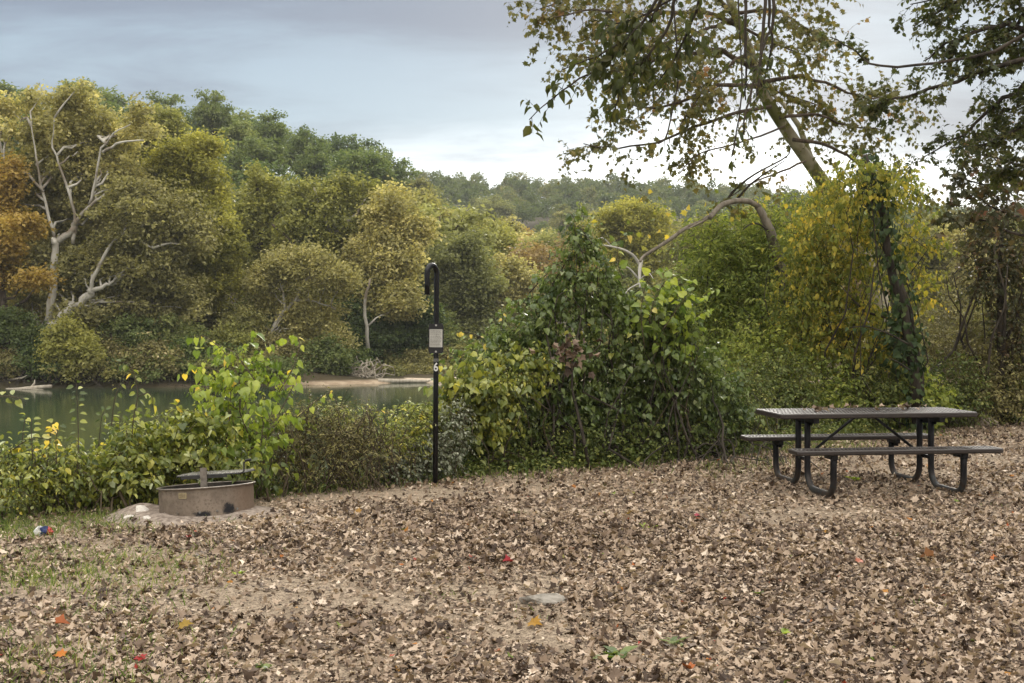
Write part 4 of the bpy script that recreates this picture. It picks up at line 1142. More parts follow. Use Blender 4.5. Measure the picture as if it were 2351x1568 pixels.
    # shrubs along the far bank, each its own
    sh = [(30, 69, 760, 90, 50, 'green', 'grey green layered bank shrub at the left edge of the photo'), (110, 68.5, 800, 75, 42, 'darkgreen', 'dark bank shrub under the leaning trunk'),
          (160, 67.6, 790, 60, 60, 'goldgreen', 'yellow green shrub hanging over the bank below the leaning sycamore'), (235, 69, 810, 65, 40, 'bramble', 'brownish bank shrub right of the hanging yellow green one'),
          (300, 70, 770, 80, 50, 'green', 'mid green shrub mound in the shade across the river'), (340, 68.5, 820, 70, 35, 'bramble', 'low grey brown thicket at the waterline, left of the tall bright sprays'),
          (400, 71, 770, 70, 60, 'green', 'bright green shrub behind the tall bright sprays'), (450, 69.5, 815, 70, 42, 'darkgreen', 'dark shrub low on the bank behind the tall bright sprays'),
          (520, 71, 790, 70, 50, 'goldgreen', 'olive shrub on the far bank above the tall bright sprays'), (560, 73, 770, 60, 60, 'olive', 'grey olive shrub at the foot of the small leaning sycamore'),
          (620, 71.5, 810, 55, 38, 'bramble', 'brown grey shrub over the undercut bank'), (680, 73, 820, 60, 35, 'olive', 'olive shrub left of the sand bar'),
          (740, 73, 815, 55, 45, 'green', 'green shrub with yellow tips above the root wad'), (800, 76, 835, 60, 28, 'darkgreen', 'dark shrub just behind the root wad'),
          (880, 79, 840, 60, 24, 'olive', 'low olive scrub above the sand bar'), (950, 79, 832, 50, 26, 'tan', 'tan dry scrub behind the post above the sand bar'), (1010, 80, 830, 55, 28, 'bramble', 'brown scrub right of the post on the far bank'),
          (1080, 80, 830, 55, 40, 'olive', 'olive scrub mound between the post and the big bush'), (1160, 80, 820, 60, 45, 'green', 'green scrub behind the left flank of the big bush'), (1260, 82, 800, 70, 60, 'olive', 'olive scrub hidden behind the big bush'),
          (0, 68.3, 825, 60, 30, 'bramble', 'dark low thicket over the roots at the far left'), (200, 74, 730, 120, 60, 'olive', 'wide olive thicket behind the leaning trunk'), (330, 78, 720, 110, 60, 'green', 'green thicket between the leaning sycamore and the yellow green tree'),
          (470, 79, 720, 110, 60, 'olive', 'olive thicket under the yellow green tree'), (610, 82, 740, 90, 60, 'green', 'green thicket behind the small leaning sycamore'), (740, 82, 740, 90, 55, 'olive', 'olive thicket under the middle trees'), (1000, 86, 770, 60, 55, 'green', 'green thicket right behind the post'),
          (1400, 84, 790, 90, 60, 'tan', 'tan scrub behind the crown of the big bush'), (1600, 84, 790, 120, 70, 'olive', 'olive scrub across the river behind the green saplings'), (1850, 84, 790, 120, 70, 'olive', 'olive scrub across the river behind the yellow vines'),
          (2080, 82, 800, 110, 60, 'tan', 'tan scrub across the river behind the ivy clad trunk'), (2280, 82, 800, 110, 60, 'bramble', 'brown scrub across the river at the right')]
    for i, (dx, Y, dy, rx, ry, mt, lab) in enumerate(sh):
        b = far_base(dx, Y)
        lobes = [LB(dx, dy, rx * .8, ry, Y, .6), LB(dx - rx * .5, dy + ry * .4, rx * .5, ry * .6, Y - .5, .7), LB(dx + rx * .5, dy + ry * .35, rx * .5, ry * .6, Y - .4, .7)]
        if dx >= 640 and Y < 82 and dx < 1300: lobes.append(LB(dx, 862, rx * .9, 12, shore(b[0]) + 3.2, .4))
        if dx < 640: lobes.append(LB(dx, 848, rx * .95, 24, shore(b[0]) + .6, .4))
        stems = [(np.array([b + (k_ * .35, 0, 0), b + (k_ * .5, 0, .8), lobes[0][0] + (k_ * .6, 0, 0)]), .06, .02) for k_ in (-1, 0, 1)]
        make_tree('bank_shrub', lab, b, stems, lobes, ML[mt], ML['bark_dark'], nsub=46, nclump=7, nleaf=22, size=.20, cr=.26, seed=60 + i, nlimb=8, limb_r=.04, cat='shrub', group='shrubs along the far river bank', flat=.5)
    # tangled roots under the undercut bank
    g = Geo(); r = np.random.default_rng(77)
    for i in range(150):
        dx = r.uniform(-20, 560); x = (dx * .43556 - 512) / FPX * 67
        s0 = shore(x); p0 = np.array([x, s0 + .5 + .5 * r.random(), WATER + .9 + .8 * r.random()]); p1 = np.array([x + r.normal() * 1.1, s0 - .2 - .8 * r.random(), WATER - .05 + .2 * r.random()])
        g.tube(bend(p0, p1, 6, .1 * r.normal(), .12, i), np.linspace(.045, .012, 6) * r.uniform(.4, 1.2), 5)
    o = g.build('exposed_roots', ML['bark_dark']); tag(o, 'tangle of dark bare roots under the undercut far bank at the left', kind='stuff')
    # driftwood
    def log(name, pts, r0, r1, lab, branches=()):
        Yl = 66.2
        a = [P(x, y, Yl + d) for x, y, d in pts]; b = np.array(a[0])
        t = thing(name, lab, 'driftwood', tuple(b))
        g = Geo(); g.tube(np.array(a), np.linspace(r0, r1, len(a)), 9); g.build('log', ML['deadwood'], t, smooth=True, origin=b)
        for bp in branches:
            g = Geo(); g.tube(np.array([P(x, y, Yl + d) for x, y, d in bp]), np.linspace(r0 * .5, .02, len(bp)), 6); g.build('branch', ML['deadwood'], t, smooth=True, origin=b)
    log('driftwood_log', [(-15, 899, 0), (40, 896, -.5), (85, 890, -.8), (118, 887, -1)], .17, .10, 'bleached driftwood log lying in the shallows at the far left', [[(70, 892, -.6), (79, 880, -.6), (80, 872, -.5)], [(30, 896, -.4), (60, 893, -1), (100, 895, -1.4)]])
    log('driftwood_branch', [(0, 880, .5), (15, 872, .4), (50, 868, .2), (62, 862, .3)], .08, .03, 'thin grey branch resting on the far left bank above the log', [[(0, 884, .4), (-5, 868, .4), (8, 866, .5)]])
    # upturned root wad on the sand bar
    bx = P(845, 880, 73.2); bx[2] = WATER
    t = thing('root_wad', 'upturned tangle of bleached tree roots at the left end of the sand bar', 'tree roots', tuple(bx)); g = Geo(); r = np.random.default_rng(5)
    for i in range(46):
        a = r.uniform(0, math.pi); L = r.uniform(.6, 1.7); p1 = bx + np.array([math.cos(a) * L * 1.1, r.normal() * .4, .1 + abs(math.sin(a)) * L * .95])
        g.tube(bend(bx + np.array([r.normal() * .3, r.normal() * .2, .15]), p1, 6, .1, .15, i), np.linspace(.07, .015, 6), 5)
    g.build('roots', ML['deadwood'], t, smooth=True, origin=bx)
    g = Geo(); g.tube(np.array([bx + (0, 0, .2), bx + (1.0, .4, .10), bx + (2.6, .9, .02)]), [.2, .17, .1], 9); g.build('stump', ML['deadwood'], t, smooth=True, origin=bx)
    # bleached log lying along the sand bar
    g = Geo(); q = np.array([P(868, 881, 72.2), P(905, 877, 72.4), P(960, 879, 72.8), P(1040, 882, 73)])
    q[:, 2] = WATER + .12
    sandm = bark_mat('pale_sand', (.42, .34, .25), (.56, .47, .36), 2.5, stretch=1)
    n = 60; X = np.linspace(-13.2, 8, n); rows = []
    for j, (dy_, dz_) in enumerate(((-1.0, -.12), (-.7, .06), (-.2, .16), (.4, .22), (1.2, .24), (2.2, .10))):
        yy = 73.2 + dy_ + .35 * np.sin(X * .9 + j) * (j < 3) + .8 * sst(-X, 9, 13)
        rows.append(np.c_[X, yy, WATER + dz_ * (1 + .2 * np.sin(X * 1.7 + j * 2)) * sst(X, -13.4, -11.5) - .1 * (1 - sst(X, -13.4, -12))])
    V = np.concatenate(rows); Q = [(j * n + i, j * n + i + 1, (j + 1) * n + i + 1, (j + 1) * n + i) for j in range(5) for i in range(n - 1)]
    g = Geo(); g.add(V, quads=Q); o = g.build('sand_bar', sandm, smooth=True); o['kind'] = 'structure'; o['label'] = 'low bar of pale sand at the far waterline behind the post'
    g = Geo(); g.tube(bend(q[0], q[-1], 8, 0, .01, 3), np.linspace(.16, .07, 8), 8)
    o = g.build('driftwood_log', ML['deadwood'], smooth=True, origin=q[0]); o.location = q[0]; tag(o, 'long bleached log lying on the sand bar behind the lantern post', 'driftwood')


far_bank()


# ------------------------------------------------------------------ wooded hills
def hill_forest():
    protos = []
    for i in range(6):
        r = np.random.default_rng(400 + i)
        Ht = 12.0
        nm = 'forest_tree'
        t = thing(nm, 'x', 'tree', (0, 0, -500), 'x')
        rx = Ht * (.30, .36, .40, .27, .33, .38)[i]
        lobes = [((0, 0, Ht * .62), (rx * .8, rx * .8, Ht * .33))]
        for k in range(6):
            a = k * 1.05 + r.random(); lobes.append(((math.cos(a) * rx * .55, math.sin(a) * rx * .55, Ht * (.42 + .4 * r.random())), (rx * .45, rx * .45, Ht * .18)))
        gl = Geo(); c1 = crown_fill(gl, lobes, 70, 7, 16, .42, .42, FLAKE, r, .35, 0, .6, .8)
        gt = Geo(); gt.tube([(0, 0, -1), (.1, 0, 3), (0, .1, 6), (.15, 0, 10.5)], [.3, .24, .18, .06], 7)
        for j, c in enumerate(c1[:24]):
            gt.tube(bend((0, 0, min(9, max(2.5, c[2] - 2.5))), c, 5, .05, .04, j), np.linspace(.09, .02, 5), 4)
        gt.build('trunk', ML['bark_brown'], t, smooth=True); gl.build('crown', ML['green'], t)
        protos.append(t)
    zones = {
        'l': [('darkgreen', 'dark green oak-like tree in the wood on the left hill', .55), ('green', 'mid green tree in the wood on the left hill', .30), ('olive', 'olive tree in the wood on the left hill', .10), ('rust', 'rusty brown tree in the wood on the left hill', .05)],
        'm': [('olive', 'olive green tree on the wooded slope across the river, behind the front row', .34), ('palegreen', 'pale grey green tree on the wooded slope across the river', .22), ('green', 'mid green tree on the wooded slope across the river', .18), ('rust', 'rusty brown tree on the wooded slope across the river', .12), ('tan', 'tan tree on the wooded slope across the river', .14)]}
    r = np.random.default_rng(17)
    cnt = 0; used = set()
    y = 92.0
    rows = []
    while y < 330:
        sp_ = 7.5 + y * .020
        x = -.46 * y - 3
        while x < .46 * y + 4:
            rows.append((x + r.uniform(-.35, .35) * sp_, y + r.uniform(-.35, .35) * sp_, sp_)); x += sp_ * r.uniform(.9, 1.3)
        y += sp_ * (1.0 if y < 200 else 1.5)
    out_ = []
    for x, y, s_ in rows:
        left = (x / y < -.09 + .02 * math.sin(y)) 
        if left and y > 205: continue
        if not left and y > 300: continue
        if x / y > .05 and y < 108: continue
        # only about those that show
        out_.append((x, y, left))
    for x, y, left in out_:
        z = left and 'l' or 'm'
        opts = zones[z]
        if left and y < 125: opts = zones['m']
        if not left and y > 240: opts = zones['l'][:2] + zones['m'][:2]
        k = r.choice(len(opts), p=np.array([o[2] for o in opts]) / sum(o[2] for o in opts))
        mt, lab, _ = opts[k]
        hue = {'darkgreen': 'dark green', 'green': 'mid green', 'olive': 'olive', 'rust': 'rusty brown', 'palegreen': 'pale green', 'tan': 'tan'}[mt]
        u_ = (x / y * FPX + 512) / .43556
        ctr = [170, 450, 780, 1000, 1330, 1640, 1950, 2300][int(np.searchsorted([350, 650, 940, 1120, 1450, 1750, 2100], u_))]
        side = 'left' if u_ < ctr else 'right'
        where = ('tallest sycamore', 'yellow green rounded tree', 'wide green gold tree', 'lantern post', 'big bush', 'arching dead limb', 'yellow vines', 'right edge shrubs')[int(np.searchsorted([350, 650, 940, 1120, 1450, 1750, 2100], u_))]
        how = 'low on' if y < 125 else 'halfway up' if y < 185 else 'high on'
        lab = hue + ' tree ' + how + ' the hillside beyond and ' + side + ' of the ' + where
        if z == 'l' and y > 122: mt = 'darkgreen' if r.random() < .6 else 'green'; lab = lab.replace(hue, {'darkgreen': 'dark green', 'green': 'mid green'}[mt])
        pi = int(r.integers(6)); pr = protos[pi]
        if pi not in used:
            o = pr; used.add(pi)
            kids = list(o.children)
        else:
            o = pr.copy(); COL.objects.link(o); kids = []
            for ch in pr.children:
                c = ch.copy(); COL.objects.link(c); c.parent = o; kids.append(c)
        sc = r.uniform(.72, 1.12) * (1.0 if left or y > 220 else .92)
        o.location = (x, y, float(H(x, y)) - .2); o.rotation_euler = (0, 0, r.random() * 6.28); o.scale = (sc * r.uniform(.9, 1.15), sc * r.uniform(.9, 1.15), sc * r.uniform(.9, 1.1))
        o['label'] = lab; o['group'] = 'trees on the wooded hillside across the river'
        for c in kids:
            if c.name.startswith('crown'):
                c.material_slots[0].link = 'OBJECT'; c.material_slots[0].material = ML[mt]
        cnt += 1
    print('hill trees', cnt)
    # the far ridge reads as one mass
    g = Geo(); r = np.random.default_rng(31)
    ys = []
    yy = 300.
    while yy < 520:
        n = int(.92 * yy / 8.0); xs = np.linspace(-.46 * yy, .46 * yy, n) + r.normal(size=n) * 2.4
        if yy < 340: pass
        ys.append(np.c_[xs, yy + r.normal(size=n) * 3]); yy += 9.5 if yy > 400 else 12
    pts = np.concatenate(ys); pts = pts[(pts[:, 0] / pts[:, 1] > -.16)]
    N = len(pts); ht = r.uniform(9.5, 13.5, N); zb = H(pts[:, 0], pts[:, 1])
    K = 7; a = r.random((N, K)) * 6.28; rad = r.random((N, K)) * 3.0
    C = np.stack([pts[:, 0:1] + np.cos(a) * rad, pts[:, 1:2] + np.sin(a) * rad, zb[:, None] + ht[:, None] * (.45 + .45 * r.random((N, K)) * (1 - rad / 6))], -1)
    va = r.random((N, 1)) * .5 + r.random((N, K)) * .2
    n = 60
    off = rnd_dir(N * K * n, r).reshape(N, K, n, 3) * (1.15 + .9 * r.random((N, K, 1, 1))); off[..., 2] = np.abs(off[..., 2]) * 1.1 - .4
    pos = (C[:, :, None] + off).reshape(-1, 3)
    v = (va[..., None] + .3 * r.random((N, K, n))).ravel().clip(0, 1)
    nr = off.reshape(-1, 3) * .4 + r.normal(size=(len(pos), 3)) * .5; nr[:, 2] += .6
    place(g, pos, rnd_dir(len(pos), r), nr, .75 * r.uniform(.6, 1.4, len(pos)), FLAKE, v)
    m = leaf_mat('ridge_leaves', [(0, (.030, .044, .018)), (.5, (.056, .072, .028)), (.85, (.10, .10, .040)), (1, (.14, .11, .045))], .2)
    o = g.build('ridge_forest', m); tag(o, 'unbroken dark green wood along the crest of the far ridge', kind='stuff')
    print('ridge', N)


hill_forest()


# ------------------------------------------------------------------ near vegetation
def gbase(dx, Y):
    x = (dx * .43556 - 512) / FPX * Y
    return np.array([x, Y, float(H(x, Y)) - .03])


def shrub(name, label, base, lobes, mat, n, L, K, size, tmpl=HEART, seed=0, stems=14, spread=.5, stem_r=.012, sag=.3, droop=.5, up=.35, bark=None, cat='shrub',
          group=None, shell=.5, paths=(), extra=None, twr=.003, path_r=None, jit=.25, szj=.35, low=True, mix=0):
    """stems from the base into the lobes, then leafy shoots all over them"""
    global rng
    rng = np.random.default_rng(seed + 3000); r = rng
    base = np.asarray(base, float)
    t = thing(name, label, cat, tuple(base), group)
    gt = Geo(); gl = Geo()
    S0, d, idx = lobe_sample(lobes, n, shell, r)
    D = d * .8 + r.normal(size=(n, 3)) * .5; D[:, 2] += up
    va = r.random(len(lobes))[idx] * .35 + r.random(n) * .65
    LL = L * r.uniform(.5, 1.3, n)
    tmpl = HEART_T if tmpl is HEART else OVAL_T if tmpl is OVAL else tmpl
    shoots(gl, gt, S0, D, LL, K, tmpl, size, sag, droop, va, jit=jit, twr=twr, szj=szj)
    if mix:
        k = int(n * mix); S1, d1, i1 = lobe_sample(lobes, k, shell, r)
        shoots(gl, gt, S1, d1 * .7 + r.normal(size=(k, 3)) * .6 + (0, 0, up), L * .8 * r.uniform(.5, 1.3, k), K + 1, OVAL_T, size * .5, sag, droop, r.random(k), jit=jit, twr=twr * .8)
    for i in range(stems):
        j = int(r.integers(len(lobes))); c, R_ = lobes[j]
        p1 = c + rnd_dir(1, r)[0] * np.array(R_) * .75
        p0 = base + np.array([r.normal() * spread * .4 + .9 * (p1[0] - base[0]), r.normal() * spread * .3, 0])
        p0[2] = float(H(p0[0], p0[1])) - .03
        gt.tube(bend(p0, p1, 8, .05 * r.normal(), .06, seed * 31 + i), np.linspace(stem_r * r.uniform(.7, 1.4), .003, 8), 5)
    for pts, r0, r1 in paths:
        pts = np.asarray(pts); gt.tube(pts, np.linspace(r0, r1, len(pts)), 8)
    if extra:
        extra(gl, gt)
    gt.build('stem', bark or ML['twig'], t, smooth=True, origin=base)
    gl.build('foliage', mat, t, origin=base)
    return t


def spray(gl, gt, pts, K, size, tmpl=HEART, r0=.006, droop=1.0, va=.7, both=True, side=1.0, jit=.2):
    """one long arching shoot following pts with leaves hanging in two ranks"""
    pts = np.asarray(pts, float); tt = np.linspace(0, 1, len(pts)); t2 = np.linspace(0, 1, 14)
    q = np.stack([np.interp(t2, tt, pts[:, i]) for i in range(3)], -1)
    q[1:-1] = (q[:-2] + q[1:-1] * 2 + q[2:]) / 4
    gt.tube(q, np.linspace(r0, r0 * .35, 14), 5)
    t = np.linspace(.12, 1, K)
    pos = np.stack([np.interp(t, t2, q[:, i]) for i in range(3)], -1)
    tg = nz(np.gradient(pos, axis=0))
    sd = nz(np.cross(tg, np.array([0, -.9, .35]))) * ((np.arange(K) % 2) * 2 - 1)[:, None] * side
    tip = sd * .8 + tg * .45 + rng.normal(size=(K, 3)) * jit; tip[:, 2] -= droop
    nrm = np.array([0, -.45, .8]) + rng.normal(size=(K, 3)) * .45
    sz = size * rng.uniform(.7, 1.2, K)
    place(gl, pos + nz(tip) * (sz * .3)[:, None], tip, nrm, sz, tmpl, np.clip(va + .25 * rng.normal(size=K), 0, 1))


def left_bank():
    V, LM, TH, BRM = ML['vine'], ML['lime'], ML['thicket'], ML['bramble']
    # tall bright heart-leaved shrub behind the fire ring
    Y = 11.6
    def ex(gl, gt):
        for pts, k, s, va in [([(560, 900), (520, 810), (470, 770), (436, 772)], 11, .075, .75), ([(560, 900), (500, 850), (450, 838), (416, 862)], 10, .07, .85), ([(590, 880), (540, 810), (500, 790), (452, 800)], 9, .08, .6),
                              ([(640, 900), (672, 850), (690, 790), (680, 768)], 9, .075, .6), ([(640, 950), (665, 905), (680, 870), (676, 862)], 7, .08, .8), ([(545, 940), (490, 905), (450, 880), (440, 886)], 9, .085, .7), ([(545, 960), (500, 930), (470, 918), (455, 945)], 8, .075, .9),
                              ([(680, 960), (720, 925), (745, 905), (765, 900)], 7, .06, .6), ([(560, 960), (500, 950), (470, 955), (452, 965)], 7, .07, .95)]:
            spray(gl, gt, [P(a, b, Y - .1 + .1 * j) for j, (a, b) in enumerate(pts)], k, s, HEART, va=va)
    shrub('redbud_shrub', 'tallest bright lime green heart leaved shrub rising over the water behind the fire ring', gbase(560, Y), [LB(520, 900, 75, 75, Y), LB(570, 830, 65, 55, Y), LB(600, 900, 70, 60, Y), LB(530, 985, 95, 45, Y), LB(630, 980, 60, 50, Y), LB(560, 1040, 110, 50, Y)],
          ML['thicket2'], 95, .34, 7, .076, HEART, 1, mix=.9, szj=.45, stems=18, droop=.9, extra=ex, shell=.6)
    Y = 11.3
    shrub('grapevine', 'green and cream grapevine sprawling low just left of the tallest lime shrub', gbase(420, Y), [LB(400, 1005, 70, 45, Y), LB(330, 1020, 60, 40, Y), LB(455, 1045, 80, 50, Y), LB(360, 1070, 80, 45, Y), LB(520, 1065, 90, 45, Y), LB(455, 975, 35, 30, Y)],
          TH, 230, .32, 7, .064, HEART, 2, mix=.9, szj=.5, stems=16, droop=.7, shell=.6)
    Y = 11.0
    def ex2(gl, gt):
        for pts, k, s, va in [([(300, 1060), (305, 960), (320, 900), (300, 835), (280, 832)], 20, .075, .45), ([(318, 910), (340, 900), (352, 915), (350, 935)], 6, .07, .5), ([(255, 985), (262, 920), (275, 880)], 8, .06, .5)]:
            spray(gl, gt, [P(a, b, Y) for a, b in pts], k, s, OVAL, va=va, droop=.9)
    shrub('stickweed', 'tall leafy stalk leaning left at its top, beside the lime shrub', gbase(300, Y), [LB(290, 1040, 60, 60, Y), LB(300, 1100, 70, 40, Y)], ML['thicket'], 130, .22, 7, .065, OVAL, 3, stems=7, extra=ex2, cat='plant')
    def ex3(gl, gt):
        for pts, k, s, va in [([(178, 1100), (180, 1000), (178, 930), (175, 880)], 22, .062, .35), ([(75, 1060), (72, 1000), (72, 962)], 12, .07, .55), ([(130, 1080), (128, 1010), (135, 975)], 10, .05, .4)]:
            spray(gl, gt, [P(a, b, 10.8) for a, b in pts], k, s, OVAL, va=va, droop=.5)
    shrub('stickweed', 'straight upright weed stalk with paired leaves against the water', gbase(178, 10.9), [LB(175, 1070, 50, 50, 10.9), LB(110, 1090, 50, 40, 10.9)], ML['thicket'], 90, .2, 7, .055, OVAL, 4, stems=5, extra=ex3, cat='plant', group=None)
    Y = 10.9
    def ex4(gl, gt):
        spray(gl, gt, [P(20, 1040, Y), P(60, 1010, Y), P(100, 1005, Y), P(135, 1018, Y)], 8, .07, HEART, va=.95, droop=.8)
    shrub('grapevine', 'low yellow green vine thicket in the bottom left corner of the bank', gbase(60, Y), [LB(20, 1060, 45, 45, Y), LB(90, 1070, 60, 42, Y), LB(-40, 1060, 60, 60, Y), LB(150, 1105, 60, 40, Y), LB(40, 1120, 90, 40, Y - .2)],
          TH, 170, .30, 7, .056, OVAL, 5, mix=1.1, shell=.7, szj=.5, stems=18, extra=ex4, droop=.7)
    Y = 11.2
    shrub('bank_shrub', 'dense mixed green shrub between the stalks, left of the fire ring', gbase(230, Y), [LB(230, 1085, 60, 40, Y), LB(285, 1100, 80, 42, Y), LB(180, 1120, 80, 38, Y), LB(350, 1110, 70, 35, Y)], TH, 200, .26, 7, .048, OVAL, 6, mix=.9, szj=.5, stems=24, droop=.5)
    stalks = [(48, 1130, 955, 11.0, OVAL_T, 'short leafy stalk at the far left of the bank thicket'), (225, 1120, 945, 11.2, OVAL_T, 'thin weed stalk between the upright stalk and the leaning one'),
              (398, 1110, 925, 11.5, HEART_T, 'yellow tipped vine shoot standing just left of the lime shrub'), (262, 1130, 985, 11.1, OVAL_T, 'short weed stalk at the foot of the leaning stalk'), (110, 1130, 968, 11.0, HEART_T, 'yellow leaved vine shoot between the leftmost stalks'),
              (700, 1090, 925, 11.9, OVAL_T, 'slender weed rising from the left end of the dry bramble'), (905, 1080, 925, 12.5, LANCE, 'thin weed stalk just left of the lantern post')]
    for i, (dx, d0, d1, Yk, tm, lab) in enumerate(stalks):
        def exk(gl, gt):
            spray(gl, gt, [P(dx - 6, d0, Yk), P(dx, (d0 + d1) / 2, Yk), P(dx + 8, d1 + 12, Yk - .05), P(dx + 14, d1, Yk - .1)], 17, .058 if i not in (5, 6) else .04, tm, va=(.45, .4, .85, .4, .93, .4, .45)[i], droop=.55)
        bb = P(dx - 6, d0, Yk); bb[2] = float(H(bb[0], bb[1]))
        def exk2(gl, gt, bb=bb): exk(gl, gt); gt.tube(np.array([bb, P(dx - 6, d0, Yk)]), .006, 5)
        shrub('weed_stalk', lab, bb, [LB(dx - 3, (d0 + d1) / 2 + 40, 10, 40, Yk)], TH, 9, .15, 6, .045, OVAL, 80 + i, stems=0, extra=exk2, cat='plant', group='weed stalks on the left bank')
    b0 = gbase(-130, 8.7)
    def ex6(gl, gt):
        gt.tube(np.array([b0, P(-125, 1000, 8.6), P(-70, 930, 8.5)]), [.012, .010, .006], 6)
        spray(gl, gt, [P(-70, 930, 8.5), P(-25, 915, 8.6), P(15, 908, 8.7), P(52, 916, 8.8)], 9, .06, HEART_T, va=.7, droop=.25)
    shrub('grapevine', 'leafy vine tip poking in over the water at the left edge', b0, [LB(-130, 1050, 30, 60, 8.7)], TH, 14, .2, 6, .055, HEART, 12, stems=3, spread=.1, extra=ex6)
    # low bramble between fire ring and post
    Y = 12.0
    shrub('bramble_bush', 'brown and green dry bramble between the lime shrub and the lantern post', gbase(730, Y), [LB(680, 985, 50, 35, Y), LB(705, 945, 22, 28, Y), LB(775, 940, 24, 26, Y), LB(845, 950, 20, 22, Y), LB(720, 1000, 60, 50, Y), LB(790, 1000, 60, 40, Y), LB(850, 990, 35, 28, Y), LB(740, 1050, 110, 50, Y), LB(650, 1060, 70, 55, Y), LB(840, 1040, 80, 55, Y), LB(620, 1010, 50, 50, Y)],
          BRM, 820, .28, 8, .036, LANCE, 7, mix=.35, szj=.5, stems=80, spread=.6, stem_r=.006, droop=.3)
    def ex5(gl, gt):
        for pts, k in [([(780, 990), (775, 940), (770, 905)], 9), ([(880, 1000), (885, 960), (890, 940)], 7), ([(720, 990), (735, 945), (745, 930)], 8), ([(820, 985), (835, 955), (850, 942)], 7)]:
            spray(gl, gt, [P(a, b, Y) for a, b in pts], k, .055, LANCE, va=.4, droop=.4)
    shrub('bank_weeds', 'green pointed leaved weeds standing behind the dry bramble over the water', gbase(800, 12.3), [LB(780, 960, 60, 30, Y + .3), LB(870, 975, 60, 35, Y + .3), LB(930, 990, 50, 50, Y + .2)], ML['thicket'], 220, .2, 6, .045, LANCE, 8, stems=12, extra=ex5, cat='plant')
    shrub('bank_shrub', 'small green leafy bush with yellow tips just left of the lantern post', gbase(945, 12.7), [LB(950, 965, 40, 38, 12.7), LB(985, 985, 40, 50, 12.7), LB(920, 1030, 60, 50, 12.6)], ML['thicket'], 330, .18, 7, .045, OVAL, 9, stems=12)
    shrub('honeysuckle', 'dusty pale leaved low bush at the foot of the lantern post', gbase(1000, 12.55), [LB(1030, 1000, 38, 50, 12.6), LB(1000, 1050, 60, 40, 12.5), LB(920, 1080, 70, 30, 12.3), LB(1050, 950, 25, 30, 12.8)], ML['dusty'], 520, .17, 7, .036, OVAL, 10, stems=20, stem_r=.005)
    # ground hugging weeds along the foot of the thicket
    r = np.random.default_rng(9); gl = Geo(); n = 2600
    x = r.uniform(-7.5, -.3, n); y = edge(x) + r.normal(size=n) * .22 + .12
    k_ = np.hypot(x + 2.69, y - 10.6) > .6; x = x[k_]; y = y[k_]
    shoots(gl, None, np.c_[x, y, H(x, y)], np.c_[r.normal(size=(len(x), 2)) * .5, np.ones(len(x))], .17 * r.uniform(.5, 1.6, len(x)), 6, OVAL, .036, va=r.random(len(x)))
    o = gl.build('ground_cover', ML['undergrowth']); tag(o, 'low mixed weeds and creepers along the foot of the left bank thicket', kind='stuff')


